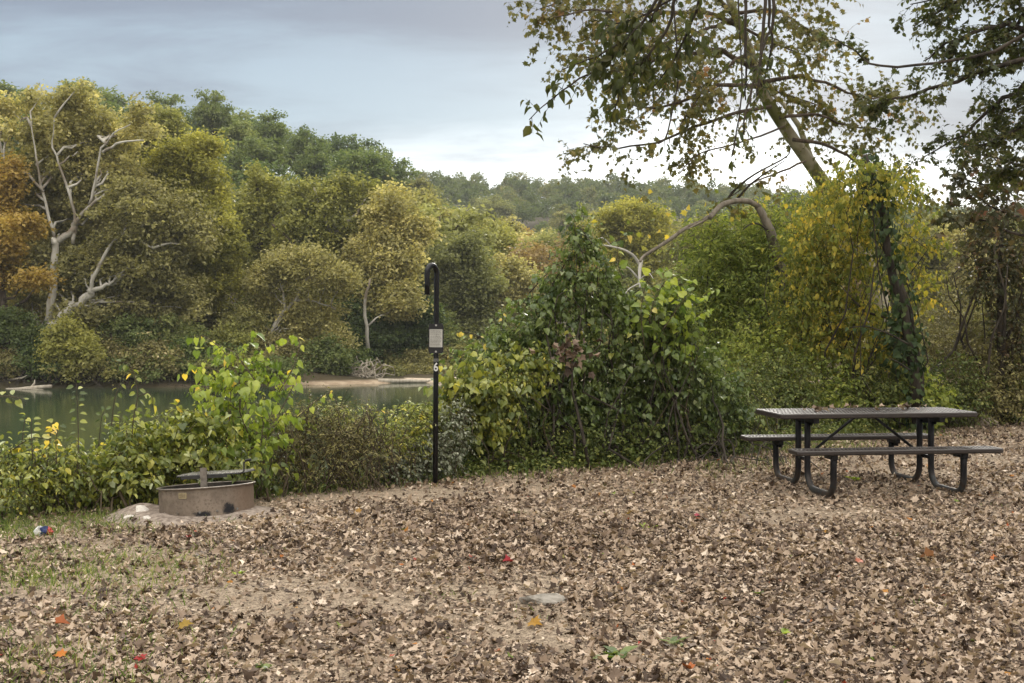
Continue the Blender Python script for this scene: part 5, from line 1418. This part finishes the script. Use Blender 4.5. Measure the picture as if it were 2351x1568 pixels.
def big_bush():
    V = ML['vine']; Y = 13.9
    L_ = [LB(1110, 850, 60, 55, Y - .3), LB(1050, 910, 40, 55, Y - .5), LB(1160, 800, 50, 45, Y), LB(1225, 760, 55, 50, Y), LB(1270, 700, 50, 50, Y), LB(1310, 640, 50, 50, Y), LB(1335, 575, 40, 42, Y), LB(1325, 525, 20, 30, Y), LB(1395, 655, 30, 40, Y), LB(1390, 720, 70, 60, Y), LB(1470, 760, 60, 55, Y + .2), LB(1540, 790, 60, 60, Y + .3), LB(1600, 860, 60, 60, Y + .4),
          LB(1220, 850, 80, 60, Y), LB(1330, 830, 80, 70, Y), LB(1430, 850, 80, 65, Y + .2), LB(1520, 890, 90, 65, Y + .4), LB(1140, 950, 80, 50, Y - .4), LB(1250, 930, 80, 50, Y), LB(1360, 930, 90, 50, Y + .1), LB(1580, 950, 80, 50, Y + .7), LB(1640, 900, 70, 60, Y + .9), LB(1540, 720, 60, 45, Y + .3), LB(1660, 970, 70, 50, Y + 1.1), LB(1110, 1010, 50, 35, Y - .6), LB(1470, 950, 80, 50, Y + .4)]
    def ex(gl, gt):
        for pts, k, s, va in [([(1345, 600), (1320, 540), (1318, 500), (1312, 490)], 9, .07, .3), ([(1360, 560), (1330, 520), (1290, 515)], 7, .07, .35), ([(1400, 560), (1430, 545), (1450, 530)], 5, .075, .6), ([(1240, 740), (1220, 690), (1228, 640)], 6, .05, .4),
                              ([(1130, 800), (1100, 770), (1060, 760), (1045, 765)], 6, .055, .97), ([(1100, 820), (1060, 812), (1030, 815)], 5, .05, .97), ([(1150, 760), (1155, 730), (1150, 700)], 6, .05, .9)]:
            spray(gl, gt, [P(a, b, Y - .2) for a, b in pts], k, s, HEART, va=va)
    shrub('vine_covered_bush', 'largest dark green bush smothered in big leaved vines, right of the lantern post', gbase(1330, Y), L_, V, 1750, .36, 7, .064, HEART, 20, mix=1.5, szj=.5, stems=60, spread=.9, stem_r=.016, droop=.8, extra=ex, shell=.75, bark=ML['bark_dark'])
    shrub('vine_covered_bush', 'paler green vine mound forming the left front of the big bush beside the post', gbase(1130, Y - .7), [LB(1090, 880, 60, 60, Y - .8), LB(1140, 900, 70, 60, Y - .8), LB(1060, 930, 45, 50, Y - .8), LB(1200, 850, 60, 50, Y - .5), LB(1110, 960, 70, 50, Y - .8)], ML['thicket'], 260, .28, 7, .070, HEART, 21, mix=1.2, szj=.45, stems=14, droop=.9)
    # brighter sprig shrub on the right shoulder
    def ex2(gl, gt):
        for pts, k, s, va in [([(1480, 800), (1470, 720), (1480, 660), (1500, 620)], 12, .095, .6), ([(1490, 740), (1500, 690), (1530, 640), (1560, 630)], 10, .09, .55), ([(1520, 760), (1560, 700), (1590, 670)], 9, .09, .6), ([(1430, 640), (1415, 600), (1420, 560)], 5, .09, .7)]:
            spray(gl, gt, [P(a, b, Y - .3) for a, b in pts], k, s, HEART, va=va, droop=.5)
    shrub('redbud_shrub', 'bright green round leaved sapling poking out of the right shoulder of the big bush', gbase(1500, Y + .2), [LB(1500, 700, 60, 50, Y), LB(1560, 680, 50, 45, Y), LB(1560, 760, 60, 50, Y)], ML['thicket2'], 60, .28, 7, .08, HEART, 22, stems=8, droop=.6, extra=ex2)
    # shaded skirts of the bush: own stems and small leaves down to the ground
    shrub('honeysuckle', 'dark small leaved tangle filling the shaded foot of the big bush', gbase(1380, Y - .1), [LB(1200, 1010, 110, 50, Y - .2), LB(1350, 1005, 120, 50, Y), LB(1500, 1000, 120, 48, Y + .4), LB(1630, 990, 90, 45, Y + .9), LB(1100, 1040, 60, 25, Y - .7), LB(1690, 960, 60, 45, Y + 1.3)],
          ML['undergrowth'], 2100, .22, 7, .042, OVAL, 23, stems=130, spread=1.1, stem_r=.008, bark=ML['bark_dark'])
    # clump of brown dead leaves caught in the vines
    g = Geo(); r = np.random.default_rng(1); c = P(1310, 800, 12.75)
    p = c + r.normal(size=(46, 3)) * (.14, .06, .10)
    place(g, p, rnd_dir(46, r) - (0, 0, .6), r.normal(size=(46, 3)), .07 + .03 * r.random(46), LOBED3, r.random(46) * .35)
    o = g.build('dead_leaves', litter_mat(), origin=c); o.location = c; tag(o, 'clump of withered brown leaves hanging in the middle of the big vine covered bush', 'dead leaves')


def right_wood():
    BD = ML['bark_dark']
    # light green saplings behind the table
    Y = 20
    shrub('green_sapling', 'light green bushy sapling between the big bush and the yellow vines', gbase(1660, Y), [LB(1640, 560, 80, 60, Y), LB(1720, 600, 90, 80, Y), LB(1620, 650, 80, 70, Y), LB(1760, 520, 60, 50, Y + .5), LB(1700, 700, 120, 80, Y), LB(1620, 760, 80, 70, Y), LB(1740, 780, 120, 80, Y - .3)],
          ML['lightgreen'], 2300, .38, 8, .085, LANCE, 30, stems=26, spread=1.0, stem_r=.022, sag=.35, bark=BD)
    shrub('green_sapling', 'mid green sapling leaning left behind the arching dead branch', gbase(1800, Y + 1.5), [LB(1790, 560, 80, 60, Y + 1.5), LB(1850, 500, 60, 60, Y + 1.5), LB(1700, 520, 60, 40, Y + 1.5), LB(1640, 620, 60, 50, Y + 1.5), LB(1820, 660, 100, 80, Y + 1.5)],
          ML['lightgreen'], 1300, .38, 8, .085, LANCE, 31, stems=20, spread=1.0, stem_r=.022, bark=BD)
    # yellow vine laden leaning tree
    Y = 18.6
    L_ = [LB(1930, 430, 70, 45, Y), LB(1990, 470, 60, 50, Y), LB(1900, 520, 75, 60, Y), LB(1960, 560, 80, 60, Y), LB(1860, 600, 80, 60, Y), LB(1940, 640, 90, 60, Y), LB(1850, 700, 90, 60, Y), LB(1960, 730, 90, 60, Y), LB(2050, 440, 60, 50, Y), LB(2100, 560, 50, 50, Y), LB(2110, 660, 45, 45, Y), LB(1880, 780, 100, 60, Y), LB(1990, 800, 90, 60, Y), LB(1940, 440, 50, 40, Y - 1.2), LB(1985, 395, 40, 30, Y - 1.2), LB(1900, 500, 50, 40, Y - 1.2), LB(2045, 420, 45, 30, Y - 1.0)]
    shrub('yellow_vine', 'golden yellow leaved vine curtain hanging on the leaning trees behind the table', gbase(1960, Y), L_, ML['yellowvine'], 1350, .38, 8, .068, OVAL, 32, mix=.9, szj=.5, stems=26, spread=.8, stem_r=.02, droop=1.1, bark=BD, cat='vine',
          paths=[(np.array([P(2075, 740, Y), P(2040, 730, Y - .1), P(1990, 718, Y - .2), P(1960, 690, Y - .3), P(1930, 655, Y - .4)]), .03, .008)])
    # ivy-clad crooked trunk
    Yt = 17.9
    tp = np.array([P(2108, 905, Yt), P(2100, 860, Yt), P(2085, 780, Yt), P(2075, 710, Yt), P(2050, 640, Yt), P(2035, 560, Yt), P(2030, 500, Yt), P(2012, 450, Yt), P(2000, 400, Yt), P(1985, 355, Yt)]); tp[0, 2] = float(H(tp[0, 0], Yt)) - .1
    def iv(gl, gt):
        r = np.random.default_rng(6); n = 620; u = r.random(n) ** 1.15
        tt = np.linspace(0, 1, len(tp)); c = np.stack([np.interp(u, tt, tp[:, i]) for i in range(3)], -1)
        rad = .07 + .13 * r.random(n) * (1 + .9 * np.sin(u * 19) ** 2)
        a = r.random(n) * 6.28; d = np.c_[np.cos(a), np.sin(a), r.normal(size=n) * .3]
        p = c + d * rad[:, None]
        place(gl, p, d * .5 + np.array([0, 0, -.9]) + r.normal(size=(n, 3)) * .3, d + r.normal(size=(n, 3)) * .4, r.uniform(.05, .11, n), HEART, r.random(n))
        for pts, k in [([(2085, 790), (2040, 765), (1990, 748), (1950, 752)], 10), ([(2090, 850), (2060, 830), (2040, 822)], 6)]:
            spray(gl, gt, [P(a_, b_, Yt - .3) for a_, b_ in pts], k, .08, HEART, va=.5, r0=.016)
    shrub('ivy_clad_tree', 'crooked dark trunk wrapped in ivy, standing behind the right half of the table', tp[0], [LB(2010, 440, 22, 45, Yt), LB(2060, 790, 40, 60, Yt)], ML['ivy'], 50, .25, 7, .08, HEART, 33, stems=3, paths=[(tp, .085, .04), (np.vstack([tp[0] + (.10, .1, 0), tp[1:5] + (.10, .05, 0)]), .06, .04)], extra=iv, bark=BD, cat='tree')
    # broken leaning stub
    Ys = 19.2
    b = np.array([P(2068, 640, Ys), P(2100, 670, Ys), P(2148, 716, Ys)])
    g = Geo(); g.tube(np.vstack([b[0], b]), [.15, .15, .16, .14], 12); b0 = gbase(2066, Ys)
    t = thing('broken_trunk', 'stout broken trunk stub slanting down to the right of the ivy clad tree', 'broken trunk', tuple(b0)); g.build('trunk', ML['bark_brown'], t, smooth=True, origin=b0)
    g = Geo(); g.tube(np.array([b0, b0 + (0, 0, 1.2), b[0]]), [.17, .15, .14], 10); g.build('stump', BD, t, smooth=True, origin=b0)
    # undergrowth belt
    defs = [(1680, 16.6, 900, 90, 60, 'undergrowth', OVAL, .05, 'dark leafy bush behind the left bench end'), (1780, 17.6, 880, 90, 65, 'undergrowth', OVAL, .055, 'shaded green bush right behind the left end of the tabletop'), (1880, 18.2, 880, 90, 65, 'lightgreen', OVAL, .055, 'green bush with scattered yellow leaves behind the middle of the tabletop'),
            (1990, 18.4, 880, 90, 60, 'undergrowth', OVAL, .055, 'green bush with pale leaves behind the right half of the tabletop'), (2090, 18.6, 900, 70, 45, 'lightgreen', HEART, .07, 'low bush with a few bright lobed leaves at the foot of the ivy clad tree'), (2180, 19.0, 880, 80, 65, 'undergrowth', OVAL, .05, 'grey green bush right of the ivy clad tree'),
            (2270, 19.4, 860, 80, 80, 'bramble', OVAL, .05, 'brownish shrub with thin stems near the right edge'), (2345, 19.8, 860, 70, 90, 'undergrowth', OVAL, .05, 'dark shrub cut by the right edge behind the tan stones'),
            (1760, 18.8, 800, 100, 60, 'lightgreen', OVAL, .06, 'tall green bush behind the light green sapling'), (2180, 20.5, 760, 80, 90, 'bramble', LANCE, .06, 'thin tan and olive bush in the gap right of the broken trunk'), (2280, 21, 740, 80, 100, 'olive', OVAL, .06, 'olive thin leaved shrub left of the right edge trees')]
    for i, (dx, Y, dy, rx, ry, mt, tm, s, lab) in enumerate(defs):
        shrub('understory_shrub', lab, gbase(dx, Y), [LB(dx, dy, rx, ry, Y), LB(dx - rx * .5, dy + ry * .5, rx * .6, ry * .6, Y - .3), LB(dx + rx * .5, dy + ry * .5, rx * .6, ry * .6, Y - .3), LB(dx, dy + ry * .8, rx, ry * .5, Y - .4)],
              ML[mt], 620, .30, 7, s, tm, 40 + i, stems=26, spread=.8, stem_r=.010, bark=ML['twig'], group='understory shrubs behind the picnic table')
    gl = Geo(); r = np.random.default_rng(19); n = 7500
    x = r.uniform(-.4, 11, n); y = edge(x) + np.abs(r.normal(size=n)) * .9 - .05
    shoots(gl, None, np.c_[x, y, np.maximum(H(x, y), -.9)], np.c_[r.normal(size=(n, 2)) * .5, np.ones(n)], .26 * r.uniform(.4, 1.6, n), 6, OVAL, .045, va=r.random(n))
    o = gl.build('ground_cover', ML['undergrowth']); tag(o, 'low green weeds and seedlings along the foot of the wood behind the table', kind='stuff')
    # dark shrubs and small trees at the right edge
    Y = 19.5
    shrub('hedge_maple', 'dark small leaved tree at the right edge, its crown against the bright sky', gbase(2300, Y), [LB(2290, 490, 60, 50, Y), LB(2340, 560, 70, 70, Y), LB(2260, 560, 45, 45, Y), LB(2330, 660, 60, 70, Y), LB(2280, 640, 50, 60, Y), LB(2330, 760, 60, 70, Y)],
          ML['maple'], 600, .42, 8, .075, OVAL, 60, stems=16, spread=.5, stem_r=.04, bark=BD, cat='tree', paths=[(np.array([gbase(2300, Y), P(2298, 800, Y), P(2296, 640, Y), P(2300, 520, Y)]), .09, .03)])
    # arching dead branch tree
    Y = 19.7
    b0 = gbase(1822, Y + .6)
    t = thing('leaning_dead_tree', 'nearly bare leaning tree whose arching limb ends in white twigs', 'tree', tuple(b0)); g = Geo()
    g.tube(np.array([b0, P(1815, 700, Y + .5), P(1785, 590, Y + .3), P(1768, 530, Y + .1), P(1750, 490, Y), P(1735, 468, Y)]), [.13, .105, .09, .082, .065, .05], 10)
    g.build('trunk', ML['bark_grey'], t, smooth=True, origin=b0)
    def br(pts, r0, r1, mat, name='branch', Yo=0.0):
        g = Geo(); q = np.array([P(a_, b_, Y + Yo - .1 * j) for j, (a_, b_) in enumerate(pts)])
        tt = np.linspace(0, 1, len(q)); t2 = np.linspace(0, 1, len(q) * 3); q2 = np.stack([np.interp(t2, tt, q[:, i]) for i in range(3)], -1); q2[1:-1] = (q2[:-2] + q2[1:-1] + q2[2:]) / 3
        g.tube(q2, np.linspace(r0, r1, len(q2)), 8); g.build(name, mat, t, smooth=True, origin=b0)
    br([(1742, 475), (1722, 462), (1690, 460), (1655, 470), (1638, 490), (1630, 500)], .048, .042, ML['bark_grey'])
    br([(1640, 488), (1610, 510), (1575, 522), (1545, 545), (1520, 562), (1490, 580), (1475, 590), (1470, 600)], .038, .022, ML['bark_grey'])
    br([(1655, 472), (1630, 500), (1600, 515), (1580, 525)], .022, .012, ML['bark_grey'], Yo=-.1)
    WB = bark_mat('white_twig_bark', (.55, .52, .47), (.72, .69, .63), 6)
    br([(1472, 598), (1468, 625), (1470, 660)], .035, .02, WB); br([(1470, 610), (1455, 585), (1430, 572), (1400, 565), (1378, 562)], .026, .010, WB); br([(1405, 566), (1385, 545), (1372, 548)], .012, .006, WB)
    br([(1466, 640), (1445, 615), (1425, 608)], .018, .007, WB); br([(1468, 650), (1440, 665), (1430, 690)], .014, .006, WB); br([(1470, 640), (1490, 625), (1500, 640)], .012, .005, WB)
    br([(1690, 460), (1720, 425), (1760, 395), (1800, 370)], .022, .008, BD); br([(1665, 470), (1680, 440), (1730, 400), (1810, 360), (1815, 340)], .025, .008, BD); br([(1765, 530), (1740, 512), (1720, 515), (1705, 528)], .018, .007, BD)
    gl = Geo(); r = np.random.default_rng(44); n = 55
    c = P(1600, 500, Y) + r.normal(size=(n, 3)) * (.7, .3, .25)
    place(gl, c, rnd_dir(n, r) - (0, 0, .5), r.normal(size=(n, 3)), r.uniform(.06, .11, n), LOBED, .3 + .7 * r.random(n)); gl.build('crown', ML['yellowvine'], t, origin=b0)


def leafy_branch(gl, gt, pts, r0, r1, n_sub, subL, K, size, tmpl, seed, droop=.6, sag=.25, up=.1, va=(0, 1), start=.15, twr=.004, second=0):
    """a limb along pts with side twigs, each carrying leaves"""
    global rng
    rng = np.random.default_rng(seed + 7000); r = rng
    pts = np.asarray(pts, float); tt = np.linspace(0, 1, len(pts)); t2 = np.linspace(0, 1, max(10, len(pts) * 3))
    q = np.stack([np.interp(t2, tt, pts[:, i]) for i in range(3)], -1); q[1:-1] = (q[:-2] + q[1:-1] * 2 + q[2:]) / 4
    q[1:-1] += r.normal(size=(len(q) - 2, 3)) * r0 * .35
    gt.tube(q, np.linspace(r0, r1, len(q)), 7)
    u = start + (1 - start) * r.random(n_sub)
    S0 = np.stack([np.interp(u, t2, q[:, i]) for i in range(3)], -1)
    tg = nz(np.stack([np.interp(u, t2, nz(np.gradient(q, axis=0))[:, i]) for i in range(3)], -1))
    D = nz(tg * .55 + rnd_dir(n_sub, r) * .9 + np.array([0, 0, up]))
    L = subL * r.uniform(.4, 1.3, n_sub) * (1.15 - .6 * u)
    v = va[0] + (va[1] - va[0]) * r.random(n_sub)
    shoots(gl, gt, S0, D, L, K, tmpl, size, sag, droop, v, twr=twr)
    if second:
        tsec = r.uniform(.4, .95, (n_sub, second))
        S1 = (S0[:, None] + D[:, None] * (L[:, None] * tsec)[..., None]); S1[..., 2] -= (sag * L)[:, None] * tsec ** 2
        D1 = D[:, None] * .6 + r.normal(size=(n_sub, second, 3)) * .6
        shoots(gl, gt, S1.reshape(-1, 3), D1.reshape(-1, 3), np.repeat(L, second) * .55, K, tmpl, size, sag, droop, np.repeat(v, second), twr=twr * .7)


def canopy():
    # leaning sycamore on the right
    Y = 21.5; BM = ML['bark_mossy']
    b0 = gbase(2080, Y)
    t = thing('sycamore_tree', 'big mossy sycamore leaning left, its thin crown filling the top right of the sky', 'tree', tuple(b0)); g = Geo()
    tr = [b0, P(2010, 640, Y), P(1925, 480, Y), P(1885, 410, Y - .2), P(1820, 320, Y - .5), P(1770, 245, Y - .8), P(1742, 195, Y - 1), P(1735, 150, Y - 1.2), P(1700, 60, Y - 1.5), P(1650, -60, Y - 1.8), P(1640, -220, Y - 2)]
    tr = np.array(tr); tt = np.linspace(0, 1, len(tr)); t2 = np.linspace(0, 1, 34); q = np.stack([np.interp(t2, tt, tr[:, i]) for i in range(3)], -1); q[1:-1] = (q[:-2] + q[1:-1] * 2 + q[2:]) / 4
    g.tube(q, np.interp(t2, [0, .3, .6, 1], [.22, .118, .088, .045]), 14); g.build('trunk', BM, t, smooth=True, origin=b0)
    g = Geo(); g.tube(np.array([P(1895, 420, Y - .2), P(1860, 360, Y - .1), P(1835, 290, Y), P(1800, 240, Y), P(1745, 190, Y)]), [.065, .06, .05, .04, .025], 10); g.build('limb', BM, t, smooth=True, origin=b0)
    gl = Geo(); gt = Geo()
    SY = LOBED
    limbs = [([(1735, 160), (1640, 110), (1540, 130), (1440, 160), (1340, 130)], .085, -2, 34, 1.0), ([(1700, 60), (1600, 20), (1500, 40), (1380, 20), (1270, 40)], .08, -2.5, 34, 1.1), ([(1690, 40), (1590, -60), (1470, -60), (1330, -20), (1240, 20)], .08, -2, 30, 1.1),
             ([(1742, 200), (1660, 190), (1580, 230), (1500, 250), (1430, 230)], .07, -2.5, 30, .9), ([(1770, 245), (1690, 260), (1600, 290), (1500, 330), (1400, 340), (1340, 330)], .055, -2, 26, .8), ([(1690, 30), (1780, 20), (1850, 60), (1890, 100)], .06, -1, 26, .9),
             ([(1745, 190), (1830, 170), (1900, 190), (1980, 230), (2040, 220)], .07, 0, 32, .9), ([(1790, 270), (1870, 260), (1950, 290), (2030, 300)], .055, .5, 26, .8), ([(1660, -20), (1720, -60), (1800, -40), (1870, 0)], .06, -1, 24, .9),
             ([(1820, 320), (1900, 330), (1960, 370), (2060, 400), (2120, 450)], .06, .5, 22, .8), ([(1850, 370), (1780, 400), (1720, 420), (1680, 450)], .035, -1, 10, .6), ([(1800, 290), (1700, 330), (1600, 350), (1560, 400)], .03, -2, 12, .6), ([(1735, 150), (1700, 120), (1620, 200), (1560, 290)], .05, -2, 24, .8),
             ([(1690, 40), (1640, 60), (1560, 90), (1480, 110), (1420, 80)], .06, -3, 30, 1.0), ([(1700, 60), (1750, 90), (1800, 110), (1860, 130)], .05, 1, 24, .9), ([(1740, 180), (1780, 210), (1850, 230), (1900, 250)], .04, 1, 20, .8)]
    for i, (pts, r0, dY, n, sl) in enumerate(limbs):
        m = len(pts)
        leafy_branch(gl, gt, [P(a, b, Y - 1.2 + dY * j / m) for j, (a, b) in enumerate(pts)], r0 * .6, .008, int(n * (1.5 if i < 3 or i == 13 else .95)), sl * 1.15, 6, .082, SY, 100 + i, droop=.6, up=-.05, second=2)
    gt.build('branch', ML['bark_brown'], t, smooth=True, origin=b0); gl.build('crown', ML['sycamore'], t, origin=b0)
    # nearer hickory whose trunk stands outside the frame; only its drooping boughs are in view
    Yh = 9.5
    b0 = np.array([6.6, 7.5, float(H(6.6, 7.5)) - .1])
    t = thing('hickory_tree', 'dark pointed leaved boughs and bare hanging vines drooping in at top centre', 'tree', tuple(b0)); g = Geo()
    hub = np.array([4.9, 8.8, 6.0])
    g.tube(np.array([b0, b0 + (0, 0, 2.2), b0 + (-.2, .2, 4.2), b0 + (-.9, .8, 5.4), hub]), [.32, .27, .22, .16, .13], 12)
    g.tube(np.array([hub, (3.6, 9.2, 5.7), P(1760, -190, 9.4), P(1600, -150, 9.5), P(1540, -60, 9.5)]), [.13, .10, .07, .05, .03], 9); g.build('trunk', ML['bark_dark'], t, smooth=True, origin=b0)
    gl = Geo(); gt = Geo()
    hl = [([(1600, -130), (1530, -20), (1490, 60), (1430, 110), (1370, 160), (1300, 200), (1215, 275)], .020, 24, .42), ([(1560, -100), (1500, 20), (1440, 90), (1390, 120), (1290, 160)], .016, 16, .38), ([(1560, -60), (1540, 60), (1480, 140), (1430, 200), (1400, 280)], .016, 20, .38),
          ([(1640, -140), (1600, 20), (1560, 120), (1500, 200)], .016, 20, .4), ([(1620, -100), (1560, -10), (1450, 50), (1380, 60)], .014, 14, .38)]
    for i, (pts, r0, n, sl) in enumerate(hl):
        leafy_branch(gl, gt, [P(a, b, Yh + .12 * j) for j, (a, b) in enumerate(pts)], r0, .004, n, sl, 6, .085, OVAL_T, 130 + i, droop=.9, va=(0, .7), start=.25)
    hv = [[(1765, -180), (1755, 40), (1750, 120), (1728, 200), (1710, 260), (1706, 310)], [(1712, -160), (1712, 60), (1715, 150), (1712, 230)], [(1760, -100), (1785, 40), (1752, 100), (1742, 180), (1738, 220)], [(1800, -160), (1762, 30), (1776, 110), (1748, 200)],
          [(1690, -100), (1700, 100), (1706, 200), (1690, 320), (1680, 360)], [(1540, -80), (1560, 180), (1548, 230), (1530, 320), (1510, 330)]]
    for i, pts in enumerate(hv):
        leafy_branch(gl, gt, [P(a, b, 9.4 + .1 * i) for j, (a, b) in enumerate(pts)], .016 if i < 4 else .007, .006, 9 if i < 4 else 4, .28, 5, .075, LANCE, 150 + i, droop=.9, va=(0, .6), start=.3)
    gt.build('branch', ML['bark_dark'], t, smooth=True, origin=b0); gl.build('crown', ML['shade'], t, origin=b0)
    # oak at the top right, trunk outside the frame
    Yo = 13.0
    b0 = np.array([8.6, 13.4, float(H(8.6, 13.4)) - .1])
    t = thing('oak_tree', 'dark small leaved oak boughs reaching in from the top right corner', 'tree', tuple(b0)); g = Geo()
    hub = b0 + np.array([-.4, -.2, 5.4])
    g.tube(np.array([b0, b0 + (.1, 0, 2), b0 + (0, -.1, 4), hub, hub + (-.2, 0, 2.5)]), [.34, .28, .25, .20, .12], 12); g.build('trunk', ML['bark_dark'], t, smooth=True, origin=b0)
    gl = Geo(); gt = Geo()
    ol = [([(2520, -60), (2420, -40), (2300, -30), (2180, 10), (2100, 60)], .05, 46, .62), ([(2520, 0), (2400, 60), (2280, 60), (2180, 90), (2120, 140)], .045, 44, .6), ([(2500, 40), (2380, 130), (2270, 160), (2150, 200), (2060, 230), (2010, 240)], .035, 40, .5), ([(2480, 60), (2360, 190), (2280, 250), (2200, 320), (2130, 355)], .035, 44, .5),
          ([(2480, 0), (2380, 0), (2330, 60), (2260, 120), (2210, 130)], .035, 40, .55), ([(2500, 100), (2400, 250), (2330, 300), (2280, 330), (2180, 340)], .03, 44, .5), ([(2520, 150), (2420, 330), (2350, 380), (2290, 400)], .03, 34, .45), ([(2520, 120), (2420, 200), (2360, 240), (2290, 260)], .03, 36, .5),
          ([(2440, 30), (2300, 110), (2150, 150), (2000, 155), (1960, 110), (1905, 85)], .02, 9, .4), ([(2420, -60), (2300, -60), (2200, -20), (2090, 10)], .04, 40, .6), ([(2520, 60), (2450, 60), (2380, 90), (2330, 130)], .03, 36, .55)]
    for i, (pts, r0, n, sl) in enumerate(ol):
        leafy_branch(gl, gt, [hub] + [P(a, b, Yo + .15 * j - .2 * (i % 3)) for j, (a, b) in enumerate(pts)], r0 * 1.3, .006, int(n * .8), sl, 7, .056, OVAL if i % 2 else LOBED, 170 + i, droop=.5, va=(0, .8), start=.35, second=2)
    gt.build('branch', ML['bark_dark'], t, smooth=True, origin=b0); gl.build('crown', ML['shade'], t, origin=b0)
    # thin maple at the right edge between oak and shrubs
    Ym = 17.0; b0 = np.array([8.2, Ym, float(H(8.2, Ym)) - .1])
    t = thing('maple_tree', 'sparse reddish brown leaved maple twigs against the bright sky at the right edge', 'tree', tuple(b0)); g = Geo()
    g.tube(np.array([b0, b0 + (-.1, 0, 2), b0 + (-.3, 0, 4), P(2420, 380, Ym)]), [.14, .11, .08, .05], 9); g.build('trunk', ML['bark_dark'], t, smooth=True, origin=b0)
    gl = Geo(); gt = Geo()
    ml = [[(2420, 380), (2340, 380), (2260, 350), (2200, 370)], [(2420, 420), (2330, 440), (2250, 420), (2190, 400)], [(2440, 480), (2350, 500), (2280, 480), (2230, 440)], [(2400, 340), (2340, 300), (2280, 290)], [(2430, 450), (2340, 420), (2300, 380), (2245, 330)], [(2420, 540), (2330, 540), (2250, 500), (2180, 500)]]
    for i, pts in enumerate(ml):
        leafy_branch(gl, gt, [P(a, b, Ym - .2 * j) for j, (a, b) in enumerate(pts)], .028, .005, 15, .6, 6, .085, LOBED, 190 + i, droop=.7, va=(.1, 1), start=.15, second=1)
    gt.build('branch', ML['bark_dark'], t, smooth=True, origin=b0); gl.build('crown', ML['maple'], t, origin=b0)


left_bank(); big_bush(); right_wood(); canopy()


def haze():
    me = bpy.data.meshes.new('haze')
    x0, x1, y0, y1, z0, z1 = -560, 560, -40, 640, -8, 75
    V = [(x0, y0, z0), (x1, y0, z0), (x1, y1, z0), (x0, y1, z0), (x0, y0, z1), (x1, y0, z1), (x1, y1, z1), (x0, y1, z1)]
    me.from_pydata(V, [], [(0, 3, 2, 1), (4, 5, 6, 7), (0, 1, 5, 4), (1, 2, 6, 5), (2, 3, 7, 6), (3, 0, 4, 7)])
    m = bpy.data.materials.new('thin_haze'); m.use_nodes = True; m.node_tree.nodes.clear()
    out = m.node_tree.nodes.new('ShaderNodeOutputMaterial'); v = m.node_tree.nodes.new('ShaderNodeVolumePrincipled')
    v.inputs['Color'].default_value = (.86, .89, .92, 1); v.inputs['Density'].default_value = .00028; v.inputs['Anisotropy'].default_value = .2
    m.node_tree.links.new(v.outputs[0], out.inputs['Volume']); me.materials.append(m)
    o = bpy.data.objects.new('haze', me); COL.objects.link(o); o['kind'] = 'stuff'; o['label'] = 'thin pale haze in the river valley'


haze()
